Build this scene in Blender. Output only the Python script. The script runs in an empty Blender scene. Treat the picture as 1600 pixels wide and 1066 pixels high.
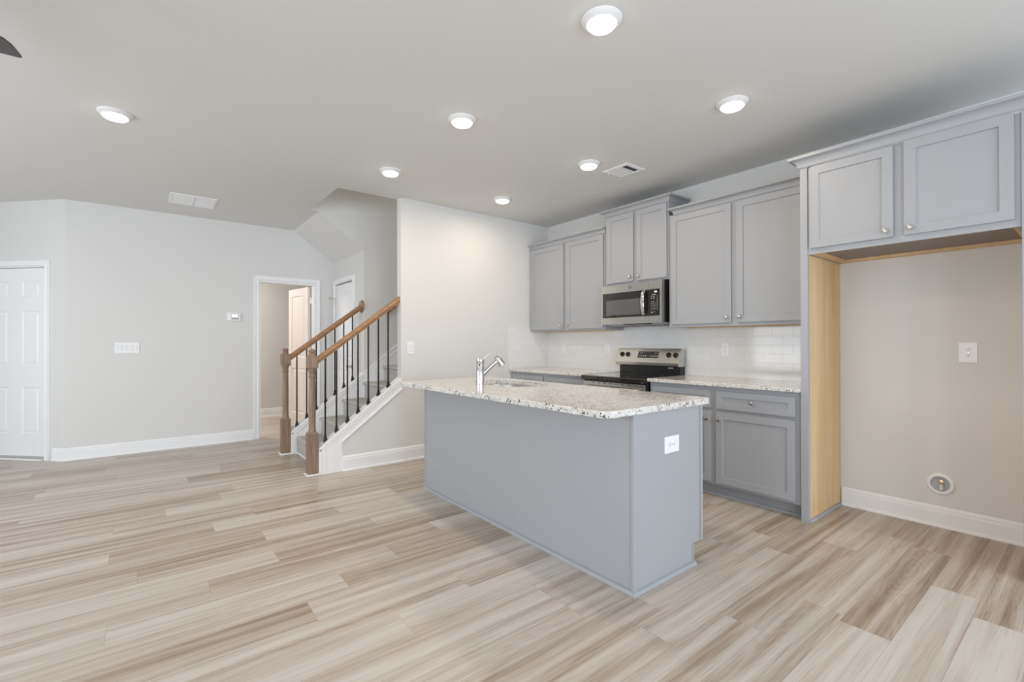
import bpy, math, random
from mathutils import Vector, Matrix
random.seed(7)
SC = bpy.context.scene
COL = SC.collection

# ------------------------------------------------------------------ camera
cam_data = bpy.data.cameras.new('camera')
cam_data.sensor_width = 36.0
cam_data.lens = 730.13 * 36.0 / 1600.0
cam_data.clip_start = 0.05
cam = bpy.data.objects.new('camera', cam_data)
COL.objects.link(cam)
yaw, pit, rol = math.radians(38.15), math.radians(0.2546), math.radians(-0.089)
fw = Vector((math.sin(yaw)*math.cos(pit), math.cos(yaw)*math.cos(pit), math.sin(pit)))
rt = Vector((math.cos(yaw), -math.sin(yaw), 0))
up = rt.cross(fw)
rt2 = math.cos(rol)*rt + math.sin(rol)*up
up2 = -math.sin(rol)*rt + math.cos(rol)*up
m = Matrix.Identity(4)
for i in range(3):
    m[i][0] = rt2[i]; m[i][1] = up2[i]; m[i][2] = -fw[i]
m[0][3], m[1][3], m[2][3] = 0, 0, 1.23
cam.matrix_world = m
SC.camera = cam

# ------------------------------------------------------------------ world, exposure
w = bpy.data.worlds.new('world'); SC.world = w; w.use_nodes = True
w.node_tree.nodes['Background'].inputs[0].default_value = (0.85, 0.93, 1.0, 1)
w.node_tree.nodes['Background'].inputs[1].default_value = 0.75
SC.view_settings.view_transform = 'Standard'
SC.view_settings.look = 'None'
SC.view_settings.exposure = 0.0
SC.view_settings.gamma = 1.0
SC.view_settings.use_curve_mapping = False

CEIL = 2.753
XK, YS, YL = 4.178, 4.548, 6.77      # kitchen wall, stair wall, left wall planes
XW, YB = -3.7, -3.0                  # far left (window) wall, back wall

def area(name, loc, direction, sx, sy, power, color, spread=180, shape='RECTANGLE'):
    l = bpy.data.lights.new(name, 'AREA'); l.shape = shape
    l.size = sx
    if shape == 'RECTANGLE': l.size_y = sy
    l.energy = power; l.color = color; l.spread = math.radians(spread)
    o = bpy.data.objects.new(name, l); COL.objects.link(o); o.location = loc
    o.rotation_euler = Vector(direction).to_track_quat('-Z', 'Y').to_euler()
    return o
DAY_L, DAY_B = (0.87, 0.925, 1.0), (0.78, 0.875, 1.0)
# daylight entering through the windows of the unseen walls (left wall and back wall)
WIN_L = [(0.35, 1.75), (2.35, 3.75), (4.15, 5.55)]        # y ranges on wall X = XW
WIN_B = [(-2.7, -1.1), (-0.5, 1.1), (1.8, 3.4)]           # x ranges on wall Y = YB
for a, b in WIN_L:
    area('daylight_left_window', (XW-0.13, (a+b)/2, 1.40), (1, 0, 0.10), b-a, 1.70, 50, DAY_L)
for a, b in WIN_B:
    area('daylight_back_window', ((a+b)/2, YB-0.13, 1.40), (0, 1, 0.10), b-a, 1.70, 80, DAY_B)
area('hall_fill', (0.35, 8.3, 2.70), (0, 0, -1), 0.3, 0.3, 43, (1.0, 0.93, 0.88))  # added fill light without a fixture, brightens the room behind door_2
area('upstairs_fill', (4.6, 5.15, 4.6), (-1, 0, -0.5), 0.8, 0.8, 27, (1.0, 0.96, 0.85))  # unseen fill light added to brighten the stairwell walls, no window is built here

# ------------------------------------------------------------------ materials
def mat(name, color, rough=0.5, metal=0.0, spec=0.5, emis=None, estr=0, coat=0):
    M = bpy.data.materials.new(name); M.use_nodes = True
    b = M.node_tree.nodes['Principled BSDF']
    b.inputs['Base Color'].default_value = (*color, 1)
    b.inputs['Roughness'].default_value = rough
    b.inputs['Metallic'].default_value = metal
    b.inputs['Specular IOR Level'].default_value = spec
    if coat: b.inputs['Coat Weight'].default_value = coat
    if emis:
        b.inputs['Emission Color'].default_value = (*emis, 1)
        b.inputs['Emission Strength'].default_value = estr
    return M
def N(M, t, **kw):
    n = M.node_tree.nodes.new(t)
    for k, v in kw.items(): setattr(n, k, v)
    return n
def L(M, a, b): M.node_tree.links.new(a, b)
def noise(M, scale, detail=3, rough=0.55, vec=None, dist=0):
    n = N(M, 'ShaderNodeTexNoise'); n.inputs['Scale'].default_value = scale
    n.inputs['Detail'].default_value = detail; n.inputs['Roughness'].default_value = rough
    n.inputs['Distortion'].default_value = dist
    if vec is not None: L(M, vec, n.inputs['Vector'])
    return n
def mapping(M, scale=(1,1,1), loc=(0,0,0), rot=(0,0,0), src='Object'):
    c = N(M, 'ShaderNodeTexCoord'); p = N(M, 'ShaderNodeMapping')
    p.inputs['Scale'].default_value = scale; p.inputs['Location'].default_value = loc
    p.inputs['Rotation'].default_value = rot
    L(M, c.outputs[src], p.inputs['Vector']); return p.outputs['Vector']
def ramp(M, fac, stops):
    r = N(M, 'ShaderNodeValToRGB'); e = r.color_ramp.elements
    while len(e) < len(stops): e.new(0.5)
    for i, (p, c) in enumerate(stops):
        e[i].position = p; e[i].color = (*c, 1) if len(c) == 3 else c
    L(M, fac, r.inputs['Fac']); return r.outputs['Color']
def bump(M, h, strength=0.2, dist=0.01):
    b = N(M, 'ShaderNodeBump'); b.inputs['Strength'].default_value = strength
    b.inputs['Distance'].default_value = dist
    L(M, h, b.inputs['Height']); L(M, b.outputs['Normal'], M.node_tree.nodes['Principled BSDF'].inputs['Normal'])
def base(M, col): L(M, col, M.node_tree.nodes['Principled BSDF'].inputs['Base Color'])

def paint(name, color, rough=0.55, amt=0.05, bscale=350, bstr=0.05):
    M = mat(name, color, rough, spec=0.35)
    v = mapping(M); n = noise(M, bscale, 2, vec=v)
    bump(M, n.outputs['Fac'], bstr, 0.002)
    return M
WALL = paint('wall_paint', (0.72, 0.71, 0.69), 0.6)
CEILM = paint('ceiling_paint', (0.73, 0.725, 0.705), 0.75, bstr=0.1)
TRIM = paint('white_trim_paint', (0.87, 0.87, 0.87), 0.35, bstr=0.01)
DOORM = paint('white_door_paint', (0.86, 0.86, 0.86), 0.4, bstr=0.01)
GREY = paint('cabinet_grey_paint', (0.382, 0.390, 0.406), 0.38, bstr=0.015)
PLASTIC = mat('white_plastic', (0.86, 0.86, 0.86), 0.3)
DARKP = mat('dark_slot', (0.03, 0.03, 0.03), 0.5)
CHROME = mat('chrome', (0.66, 0.66, 0.67), 0.12, 1.0)
NICKEL = mat('brushed_nickel', (0.62, 0.58, 0.53), 0.25, 1.0)
IRON = mat('black_iron', (0.012, 0.011, 0.012), 0.38, 0.3)
BLACK = mat('black_enamel', (0.012, 0.012, 0.012), 0.15)
BLKGLASS = mat('black_glass', (0.018, 0.014, 0.012), 0.04, coat=0.5)
WINGLASS = mat('oven_window_glass', (0.10, 0.10, 0.10), 0.10, coat=0.6)
STAMP = mat('printed_marks', (0.62, 0.62, 0.60), 0.5)
BRASS = mat('brass', (0.65, 0.50, 0.28), 0.3, 1.0)
LENS = mat('lit_lens', (1, 1, 1), 0.4, emis=(1.0, 0.96, 0.90), estr=10)
SCREEN = mat('lit_display', (0.9, 0.9, 0.9), 0.3, emis=(1, 1, 1), estr=0.25)
GLASS = mat('window_glass', (1, 1, 1), 0.02); GLASS.node_tree.nodes['Principled BSDF'].inputs['Transmission Weight'].default_value = 1.0

def steel():
    M = mat('stainless_steel', (0.60, 0.585, 0.56), 0.24, 1.0)
    v = mapping(M, (3, 3, 400)); n = noise(M, 1.0, 2, vec=v)
    r = N(M, 'ShaderNodeMapRange'); r.inputs['To Min'].default_value = 0.15; r.inputs['To Max'].default_value = 0.26
    L(M, n.outputs['Fac'], r.inputs['Value']); L(M, r.outputs['Result'], M.node_tree.nodes['Principled BSDF'].inputs['Roughness'])
    return M
STEEL = steel()

def wood(name, c1, c2, scale, rough=0.45, axis='Z'):
    M = mat(name, c1, rough)
    s = {'Z': (scale, scale, scale*0.06), 'X': (scale*0.06, scale, scale), 'Y': (scale, scale*0.06, scale)}[axis]
    v = mapping(M, s); n = noise(M, 1.0, 5, 0.65, vec=v, dist=0.6)
    base(M, ramp(M, n.outputs['Fac'], [(0.30, c1), (0.70, c2)]))
    return M
NEWEL = wood('newel_wood', (0.165, 0.105, 0.068), (0.32, 0.225, 0.155), 60)
RAIL = wood('handrail_wood', (0.25, 0.125, 0.055), (0.44, 0.25, 0.125), 55, 0.35, 'X')
MAPLE = wood('maple_veneer', (0.66, 0.44, 0.215), (0.80, 0.59, 0.335), 14, 0.5)
FANW = wood('fan_blade_wood', (0.030, 0.026, 0.026), (0.085, 0.075, 0.078), 60, 0.4, 'X')

def granite():
    M = mat('speckled_granite', (0.7, 0.68, 0.65), 0.10, spec=0.5)
    v = mapping(M)
    n1 = noise(M, 38, 5, 0.7, vec=v)
    c1 = ramp(M, n1.outputs['Fac'], [(0.30, (0.56, 0.52, 0.47)), (0.46, (0.69, 0.665, 0.62)), (0.62, (0.79, 0.78, 0.755))])
    vo = N(M, 'ShaderNodeTexVoronoi'); vo.inputs['Scale'].default_value = 150; L(M, v, vo.inputs['Vector'])
    n2 = noise(M, 21, 3, 0.6, vec=v)
    # dark flecks where voronoi cell colour is high and the cluster noise allows it
    sep = N(M, 'ShaderNodeSeparateColor'); L(M, vo.outputs['Color'], sep.inputs['Color'])
    ad = N(M, 'ShaderNodeMath', operation='MULTIPLY'); L(M, sep.outputs[0], ad.inputs[0]); L(M, n2.outputs['Fac'], ad.inputs[1])
    fle = ramp(M, ad.outputs[0], [(0.465, (0, 0, 0)), (0.485, (1, 1, 1))])
    mx = N(M, 'ShaderNodeMix', data_type='RGBA'); L(M, fle, mx.inputs[0]); L(M, c1, mx.inputs[6]); mx.inputs[7].default_value = (0.055, 0.045, 0.040, 1)
    gr = ramp(M, sep.outputs[1], [(0.84, (0, 0, 0)), (0.88, (0.55, 0.55, 0.55))])
    mx2 = N(M, 'ShaderNodeMix', data_type='RGBA'); L(M, gr, mx2.inputs[0]); L(M, mx.outputs[2], mx2.inputs[6]); mx2.inputs[7].default_value = (0.36, 0.33, 0.30, 1)
    base(M, mx2.outputs[2]); return M
GRANITE = granite()

def carpet():
    M = mat('grey_carpet', (0.3, 0.28, 0.26), 0.95, spec=0.1)
    v = mapping(M); n = noise(M, 190, 4, 0.8, vec=v)
    base(M, ramp(M, n.outputs['Fac'], [(0.32, (0.33, 0.315, 0.30)), (0.62, (0.74, 0.71, 0.68))]))
    bump(M, n.outputs['Fac'], 0.8, 0.01); return M
CARPET = carpet()

def tile():
    M = mat('white_subway_tile', (0.82, 0.82, 0.81), 0.09, spec=0.5)
    c = N(M, 'ShaderNodeTexCoord'); s = N(M, 'ShaderNodeSeparateXYZ'); L(M, c.outputs['Object'], s.inputs[0])
    a = N(M, 'ShaderNodeMath', operation='ADD'); L(M, s.outputs[0], a.inputs[0]); L(M, s.outputs[1], a.inputs[1])
    z = N(M, 'ShaderNodeMath', operation='SUBTRACT'); L(M, s.outputs[2], z.inputs[0]); z.inputs[1].default_value = 0.907
    k = N(M, 'ShaderNodeCombineXYZ'); L(M, a.outputs[0], k.inputs[0]); L(M, z.outputs[0], k.inputs[1])
    b = N(M, 'ShaderNodeTexBrick'); L(M, k.outputs[0], b.inputs['Vector'])
    b.inputs['Scale'].default_value = 1; b.inputs['Brick Width'].default_value = 0.1556; b.inputs['Row Height'].default_value = 0.0762
    b.inputs['Mortar Size'].default_value = 0.0018; b.inputs['Mortar Smooth'].default_value = 0.4
    b.inputs['Color1'].default_value = (0.80, 0.80, 0.79, 1); b.inputs['Color2'].default_value = (0.77, 0.77, 0.76, 1)
    b.inputs['Mortar'].default_value = (0.71, 0.71, 0.70, 1)
    base(M, b.outputs['Color'])
    inv = N(M, 'ShaderNodeMath', operation='SUBTRACT'); inv.inputs[0].default_value = 1; L(M, b.outputs['Fac'], inv.inputs[1])
    bump(M, inv.outputs[0], 0.35, 0.003); return M
TILE = tile()

def planks():
    M = mat('vinyl_plank', (0.5, 0.45, 0.4), 0.34, spec=0.45)
    at = N(M, 'ShaderNodeAttribute', attribute_name='tone'); sd = N(M, 'ShaderNodeAttribute', attribute_name='seed')
    uv = N(M, 'ShaderNodeUVMap'); uv.uv_map = 'plank'
    s = N(M, 'ShaderNodeSeparateXYZ'); L(M, uv.outputs[0], s.inputs[0])
    # grain coordinates, one offset per plank
    def coord(su, sv, k):
        mu = N(M, 'ShaderNodeMath', operation='MULTIPLY'); L(M, s.outputs[0], mu.inputs[0]); mu.inputs[1].default_value = su
        mv = N(M, 'ShaderNodeMath', operation='MULTIPLY'); L(M, s.outputs[1], mv.inputs[0]); mv.inputs[1].default_value = sv
        ms = N(M, 'ShaderNodeMath', operation='MULTIPLY'); L(M, sd.outputs['Fac'], ms.inputs[0]); ms.inputs[1].default_value = k
        c = N(M, 'ShaderNodeCombineXYZ'); L(M, mu.outputs[0], c.inputs[0]); L(M, mv.outputs[0], c.inputs[1]); L(M, ms.outputs[0], c.inputs[2])
        return c.outputs[0]
    streak = noise(M, 1.0, 5, 0.62, vec=coord(0.55, 17, 37), dist=0.5)
    fine = noise(M, 1.0, 5, 0.75, vec=coord(7, 190, 91), dist=0.3)
    # cathedral figure: rings of a stretched distorted field
    cn = noise(M, 1.0, 1.0, 0.4, vec=coord(0.75, 6.5, 53), dist=0.25)
    mm = N(M, 'ShaderNodeMath', operation='MULTIPLY'); L(M, cn.outputs['Fac'], mm.inputs[0]); mm.inputs[1].default_value = 130
    sn = N(M, 'ShaderNodeMath', operation='SINE'); L(M, mm.outputs[0], sn.inputs[0])
    # tone + streak -> ramp
    def mad(a, k, b):
        x = N(M, 'ShaderNodeMath', operation='MULTIPLY_ADD'); L(M, a, x.inputs[0]); x.inputs[1].default_value = k
        if isinstance(b, (int, float)): x.inputs[2].default_value = b
        else: L(M, b, x.inputs[2])
        return x.outputs[0]
    f = mad(at.outputs['Fac'], 0.46, -0.42)
    f = mad(streak.outputs['Fac'], 1.45, f)
    f = mad(fine.outputs['Fac'], 0.30, f)
    gate = N(M, 'ShaderNodeMapRange', interpolation_type='SMOOTHSTEP'); gate.inputs['From Min'].default_value = 0.42; gate.inputs['From Max'].default_value = 0.62
    gn = noise(M, 1.0, 2, 0.5, vec=coord(0.9, 4, 71)); L(M, gn.outputs['Fac'], gate.inputs['Value'])
    ln = N(M, 'ShaderNodeMapRange', interpolation_type='SMOOTHSTEP'); ln.inputs['From Min'].default_value = 0.52; ln.inputs['From Max'].default_value = 0.66
    lnn = noise(M, 1.0, 4, 0.7, vec=coord(2.2, 120, 23), dist=0.3); L(M, lnn.outputs['Fac'], ln.inputs['Value'])
    f = mad(ln.outputs['Result'], -0.15, f); f = mad(f, 1.0, -0.075)
    gm = N(M, 'ShaderNodeMath', operation='MULTIPLY'); L(M, gate.outputs['Result'], gm.inputs[0]); L(M, sn.outputs[0], gm.inputs[1])
    f = mad(gm.outputs[0], 0.038, f)
    col = ramp(M, f, [(0.12, (0.225, 0.158, 0.107)), (0.38, (0.36, 0.283, 0.214)), (0.62, (0.50, 0.432, 0.365)), (0.88, (0.595, 0.548, 0.492))])
    # seams
    def edge(sock, size_attr=None, lim=None):
        pass
    ed = N(M, 'ShaderNodeAttribute', attribute_name='plen')
    def near0(sock, wdt):
        x = N(M, 'ShaderNodeMath', operation='LESS_THAN'); L(M, sock, x.inputs[0]); x.inputs[1].default_value = wdt; return x.outputs[0]
    rv = N(M, 'ShaderNodeMath', operation='SUBTRACT'); L(M, ed.outputs['Fac'], rv.inputs[0]); L(M, s.outputs[0], rv.inputs[1])
    mxm = N(M, 'ShaderNodeMath', operation='MAXIMUM'); L(M, near0(s.outputs[1], 0.0014), mxm.inputs[0]); L(M, near0(s.outputs[0], 0.0014), mxm.inputs[1])
    sc = N(M, 'ShaderNodeMath', operation='MULTIPLY'); L(M, mxm.outputs[0], sc.inputs[0]); sc.inputs[1].default_value = 0.45
    mx = N(M, 'ShaderNodeMix', data_type='RGBA'); L(M, sc.outputs[0], mx.inputs[0]); L(M, col, mx.inputs[6]); mx.inputs[7].default_value = (0.10, 0.075, 0.055, 1)
    base(M, mx.outputs[2])
    bump(M, fine.outputs['Fac'], 0.12, 0.002); return M
PLANK = planks()

# ------------------------------------------------------------------ mesh builder
class MB:
    def __init__(s): s.v = []; s.f = []; s.sm = []
    def add(s, vs, fs, smooth=False):
        o = len(s.v); s.v += [tuple(p) for p in vs]
        for f in fs: s.f.append([o+i for i in f]); s.sm.append(smooth)
    def box(s, x0, x1, y0, y1, z0, z1):
        x0, x1 = sorted((x0, x1)); y0, y1 = sorted((y0, y1)); z0, z1 = sorted((z0, z1))
        v = [(x, y, z) for z in (z0, z1) for y in (y0, y1) for x in (x0, x1)]
        s.add(v, [(0,2,3,1),(4,5,7,6),(0,1,5,4),(2,6,7,3),(0,4,6,2),(1,3,7,5)])
        return s
    def prism(s, poly, fn0, fn1, smooth=False):
        """poly: 2-D points, fn0/fn1 map a point to the two end positions"""
        n = len(poly); v = [fn0(*p) for p in poly] + [fn1(*p) for p in poly]
        f = [tuple(range(n))[::-1], tuple(range(n, 2*n))]
        s.add(v, f)
        o = len(s.v) - 2*n
        for i in range(n):
            j = (i+1) % n; s.f.append([o+i, o+j, o+n+j, o+n+i]); s.sm.append(smooth)
        return s
    def lathe(s, prof, c, ax=(0,0,1), seg=24, smooth=True, capped=True):
        """prof: (radius, height) along axis from c"""
        a = Vector(ax).normalized(); u = a.orthogonal().normalized(); w_ = a.cross(u); c = Vector(c)
        v = []
        for r, h in prof:
            for k in range(seg):
                t = 2*math.pi*k/seg; v.append(c + a*h + (u*math.cos(t) + w_*math.sin(t))*r)
        f = []
        for i in range(len(prof)-1):
            for k in range(seg):
                k2 = (k+1) % seg; f.append((i*seg+k, i*seg+k2, (i+1)*seg+k2, (i+1)*seg+k))
        s.add(v, f, smooth); o = len(s.v) - len(v)
        if capped:
            if prof[0][0] > 1e-5: s.f.append([o+k for k in range(seg)][::-1]); s.sm.append(False)
            if prof[-1][0] > 1e-5: s.f.append([o+(len(prof)-1)*seg+k for k in range(seg)]); s.sm.append(False)
        return s
    def tube(s, pts, rad, seg=12):
        """round tube along points; rad number or list"""
        pts = [Vector(p) for p in pts]; n = len(pts)
        rs = rad if isinstance(rad, (list, tuple)) else [rad]*n
        t0 = (pts[1]-pts[0]).normalized(); u = t0.orthogonal().normalized()
        v = []
        for i, p in enumerate(pts):
            t = (pts[min(i+1, n-1)] - pts[max(i-1, 0)]).normalized()
            u = (u - t*u.dot(t)).normalized(); w_ = t.cross(u)
            for k in range(seg):
                a = 2*math.pi*k/seg; v.append(p + (u*math.cos(a) + w_*math.sin(a))*rs[i])
        f = [(i*seg+k, i*seg+(k+1) % seg, (i+1)*seg+(k+1) % seg, (i+1)*seg+k) for i in range(n-1) for k in range(seg)]
        s.add(v, f, True); o = len(s.v)-len(v)
        s.f.append([o+k for k in range(seg)][::-1]); s.sm.append(False)
        s.f.append([o+(n-1)*seg+k for k in range(seg)]); s.sm.append(False)
        return s
    def sweep(s, path, prof, mp, closed=False, smooth=False):
        """mitred sweep: path 2-D, profile (offset to the right of travel, height)"""
        n = len(path); P = [Vector(p) for p in path]; v = []
        for i in range(n):
            if closed or 0 < i < n-1:
                d0 = (P[i]-P[i-1]).normalized(); d1 = (P[(i+1) % n]-P[i]).normalized()
            elif i == 0: d0 = d1 = (P[1]-P[0]).normalized()
            else: d0 = d1 = (P[-1]-P[-2]).normalized()
            n0 = Vector((d0.y, -d0.x)); n1 = Vector((d1.y, -d1.x)); b = (n0+n1)
            b = b / max(1e-6, b.length_squared) * 2
            for o_, h in prof:
                q = P[i] + b*o_; v.append(mp(q.x, q.y, h))
        k = len(prof); f = []
        for i in range(n if closed else n-1):
            j = (i+1) % n
            for a in range(k):
                b_ = (a+1) % k; f.append((i*k+a, i*k+b_, j*k+b_, j*k+a))
        s.add(v, f, smooth); o = len(s.v)-len(v)
        if not closed:
            s.f.append([o+a for a in range(k)][::-1]); s.sm.append(False)
            s.f.append([o+(n-1)*k+a for a in range(k)]); s.sm.append(False)
        return s

def link(name, mb, material, parent=None, bevel=0, loc=None, segs=2):
    me = bpy.data.meshes.new(name)
    off = Vector((0, 0, 0))
    if parent is not None: off = Vector(parent['_o'])
    if loc is not None: off = Vector(loc)
    me.from_pydata([tuple(Vector(v)-off) for v in mb.v], [], mb.f)
    for p, sm in zip(me.polygons, mb.sm): p.use_smooth = sm
    me.validate()
    import bmesh
    bm = bmesh.new(); bm.from_mesh(me); bmesh.ops.recalc_face_normals(bm, faces=bm.faces); bm.to_mesh(me); bm.free()
    me.materials.append(material)
    o = bpy.data.objects.new(name, me); COL.objects.link(o)
    if parent is not None:
        o.parent = parent; o['_o'] = parent['_o']
    else:
        o.location = off; o['_o'] = tuple(off)
    if bevel:
        b = o.modifiers.new('bevel', 'BEVEL'); b.width = bevel; b.segments = segs; b.limit_method = 'ANGLE'; b.angle_limit = math.radians(40)
        b.harden_normals = False
    elif any(mb.sm):
        try: me.set_sharp_from_angle(angle=math.radians(35))
        except Exception: pass
    return o
def thing(name, label, cat, loc, group=None):
    o = bpy.data.objects.new(name, None); COL.objects.link(o); o.location = loc; o['_o'] = tuple(loc)
    o.empty_display_size = 0.05
    o['label'] = label; o['category'] = cat
    if group: o['group'] = group
    return o
def tag(o, label, cat, group=None):
    o['label'] = label; o['category'] = cat
    if group: o['group'] = group
    return o
def struct(name, mb, material, bevel=0, loc=None):
    o = link(name, mb, material, None, bevel, loc); o['kind'] = 'structure'; return o
def structE(name, loc):
    o = bpy.data.objects.new(name, None); COL.objects.link(o); o.location = loc; o['_o'] = tuple(loc); o['kind'] = 'structure'; o.empty_display_size = 0.05
    return o
def dup(root, loc, label=None, group=None):
    r = root.copy(); COL.objects.link(r); r.location = loc
    if label: r['label'] = label
    if group: r['group'] = group
    for ch in list(root.children):
        c = ch.copy(); COL.objects.link(c); c.parent = r
        for g in list(ch.children):
            d = g.copy(); COL.objects.link(d); d.parent = c
    return r

# ------------------------------------------------------------------ floor with individual plank faces
ROWW, ROW0 = 0.1795, 0.375
JOINT = {  # row: (x of one measured joint, length, {index: tone})   index 0 = plank right after the joint, -1 before it
 1: (2.418, 1.222, {0: .15, -1: .85, 1: .3}), 0: (3.137, 1.235, {0: .30, -1: .85, -2: .75}), -1: (2.92, 1.24, {0: .35, -1: .9}),
 2: (3.72, 1.24, {-1: .62, 0: .2, -2: .45}), 3: (3.30, 1.235, {0: .72, -1: .30, -2: .45}), 4: (2.94, 1.25, {0: .25, -1: .55, -2: .45}), 6: (2.80, 1.25, {0: .6, -1: .6, -2: .5}),
 5: (1.87, 1.25, {0: .55, -1: .45, -2: .7, -3: .75}), 20: (1.12, 1.283, {0: .40, -1: .45, -2: .6}), 17: (1.116, 1.276, {0: .65, -1: .30, -2: .7}),
 16: (0.60, 1.27, {0: .9, -1: .3, -2: .6}), 15: (1.24, 1.27, {0: .8, -1: .28, -2: .5}), 14: (0.60, 1.27, {0: .25, -1: .9, -2: .4}),
 13: (1.535, 1.277, {0: .78, -1: .33, -2: .7}), 12: (1.15, 1.28, {0: .18, -1: .75, -2: .72}), 11: (0.815, 1.27, {0: .25, -1: .65, -2: .75}),
 10: (0.606, 1.27, {0: .82, -1: .15, -2: .6}), 9: (1.29, 1.27, {0: .55, -1: .72, -2: .8}), 27: (-0.695, 1.27, {0: .85, -1: .4, 1: .5}),
 26: (0.305, 1.27, {0: .2, -1: .62, 1: .5}), 22: (0.477, 1.27, {0: .85, -1: .28, 1: .5}), 21: (0.118, 1.27, {0: .72, -1: .25, 1: .4}),
 18: (0.362, 1.27, {0: .95, -1: .2, 1: .4}), 19: (-0.643, 1.27, {0: .5, -1: .75, 1: .35}), 23: (-0.684, 1.27, {0: .45, -1: .35}),
 8: (0.9, 1.25, {0: .75, -1: .8}), 7: (0.3, 1.25, {0: .7, -1: .72, 1: .6}), 24: (.1, 1.25, {0: .7, -1: .5, 1: .6}), 25: (1.3, 1.25, {0: .4, -1: .35, -2: .5}),
 28: (.6, 1.25, {0: .35, -1: .6}), 29: (-.2, 1.25, {0: .7, -1: .4}),
}
def build_floor():
    vs, fs, tone, seed, uvs = [], [], [], [], []
    rng = random.Random(11)
    X0, X1, Y0, Y1 = XW-0.2, 4.9, YB-0.2, 9.4
    r0 = math.floor((Y0-ROW0)/ROWW); r1 = math.ceil((Y1-ROW0)/ROWW)
    for r in range(r0, r1):
        ya, yb = max(Y0, ROW0+r*ROWW), min(Y1, ROW0+(r+1)*ROWW)
        j, ln, tn = JOINT.get(r, (rng.uniform(0, 1.25), 1.25, {}))
        k0 = math.floor((X0-j)/ln); k1 = math.ceil((X1-j)/ln)
        for k in range(k0, k1):
            xa, xb = max(X0, j+k*ln), min(X1, j+(k+1)*ln)
            if xb <= xa: continue
            o = len(vs); vs += [(xa, ya, 0), (xb, ya, 0), (xb, yb, 0), (xa, yb, 0)]; fs.append((o, o+1, o+2, o+3))
            tone.append(tn.get(k, rng.choice([.25, .35, .45, .55, .6, .7, .8]))); seed.append(rng.random())
            uvs += [(0, 0), (xb-xa, 0), (xb-xa, yb-ya), (0, yb-ya)]
    n = len(vs)
    me = bpy.data.meshes.new('floor')
    # slab underneath gives thickness
    vs += [(X0, Y0, -0.2), (X1, Y0, -0.2), (X1, Y1, -0.2), (X0, Y1, -0.2), (X0, Y0, -0.001), (X1, Y0, -0.001), (X1, Y1, -0.001), (X0, Y1, -0.001)]
    fs += [(n+3, n+2, n+1, n), (n, n+1, n+5, n+4), (n+1, n+2, n+6, n+5), (n+2, n+3, n+7, n+6), (n+3, n, n+4, n+7)]
    me.from_pydata(vs, [], fs)
    tone += [.5]*5; seed += [0]*5; uvs += [(0, 0)]*20
    a = me.attributes.new('tone', 'FLOAT', 'FACE'); a.data.foreach_set('value', tone)
    b = me.attributes.new('seed', 'FLOAT', 'FACE'); b.data.foreach_set('value', seed)
    u = me.uv_layers.new(name='plank')
    for i, c in enumerate(uvs): u.data[i].uv = c
    me.materials.append(PLANK)
    o = bpy.data.objects.new('floor', me); COL.objects.link(o); o['kind'] = 'structure'
build_floor()

# ------------------------------------------------------------------ ceiling with the stair opening
OX0, OX1, OY0, OY1 = 1.48, 4.80, 4.640, 5.60
def build_ceiling():
    mb = MB(); z0, z1 = CEIL, CEIL+0.30
    X0, X1, Y0, Y1 = XW-0.2, 4.9, YB-0.2, 9.4
    mb.box(X0, X1, Y0, OY0, z0, z1); mb.box(X0, OX0, OY0, 5.71, z0, z1)
    mb.box(OX1, X1, OY0, 5.71, z0, z1); mb.box(X0, X1, 5.71, Y1, z0, z1)
    struct('ceiling', mb, CEILM)
build_ceiling()

# ------------------------------------------------------------------ walls
T = 0.10
struct('wall_kitchen', MB().box(XK, XK+T, YB, YS+0.1, 0, CEIL), WALL)
# stair wall: kitchen side, ends at X = 2.10, low triangle below the stair stringer
XE = 2.10
def top_z(x): return 0.262 + 0.762*(x-1.30)
mb = MB().box(XE, XK, YS, OY0, 0, CEIL)
mb.prism([(1.49, 0), (XE, 0), (XE, top_z(XE)-0.10), (1.49, top_z(1.49)-0.10)], lambda a, b: (a, YS, b), lambda a, b: (a, OY0, b))
struct('wall_stair', mb, WALL)
# left wall with the opening of door_2
DX0, DX1, DZ = 1.160, 1.850, 2.045
XC = -0.665
mb = MB().box(XC, DX0, YL, YL+0.11, 0, CEIL).box(DX1, 4.9, YL, YL+0.11, 0, CEIL).box(DX0, DX1, YL, YL+0.11, DZ, CEIL)
struct('wall_left', mb, WALL)
# 45 degree wall with door_1
S2 = math.sqrt(0.5)
def ang(s, d, z): # s along the angled wall from the corner, d towards the room
    return (XC - s*S2 - d*S2, YL + s*S2 - d*S2, z)
def abox(mb, s0, s1, d0, d1, z0, z1):
    v = [ang(s, d, z) for z in (z0, z1) for d in (d0, d1) for s in (s0, s1)]
    mb.add(v, [(0,2,3,1),(4,5,7,6),(0,1,5,4),(2,6,7,3),(0,4,6,2),(1,3,7,5)]); return mb
A0, A1 = 0.235, 0.235+0.76
mb = MB(); abox(mb, 0, A0, 0, -0.11, 0, CEIL); abox(mb, A1, 1.35, 0, -0.11, 0, CEIL); abox(mb, A0, A1, 0, -0.11, 2.05, CEIL)
struct('wall_entry', mb, WALL)
ex, ey, _ = ang(1.35, 0, 0)
struct('wall_hall', MB().box(XW-0.1, ex, ey, ey+0.11, 0, CEIL), WALL)
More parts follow.
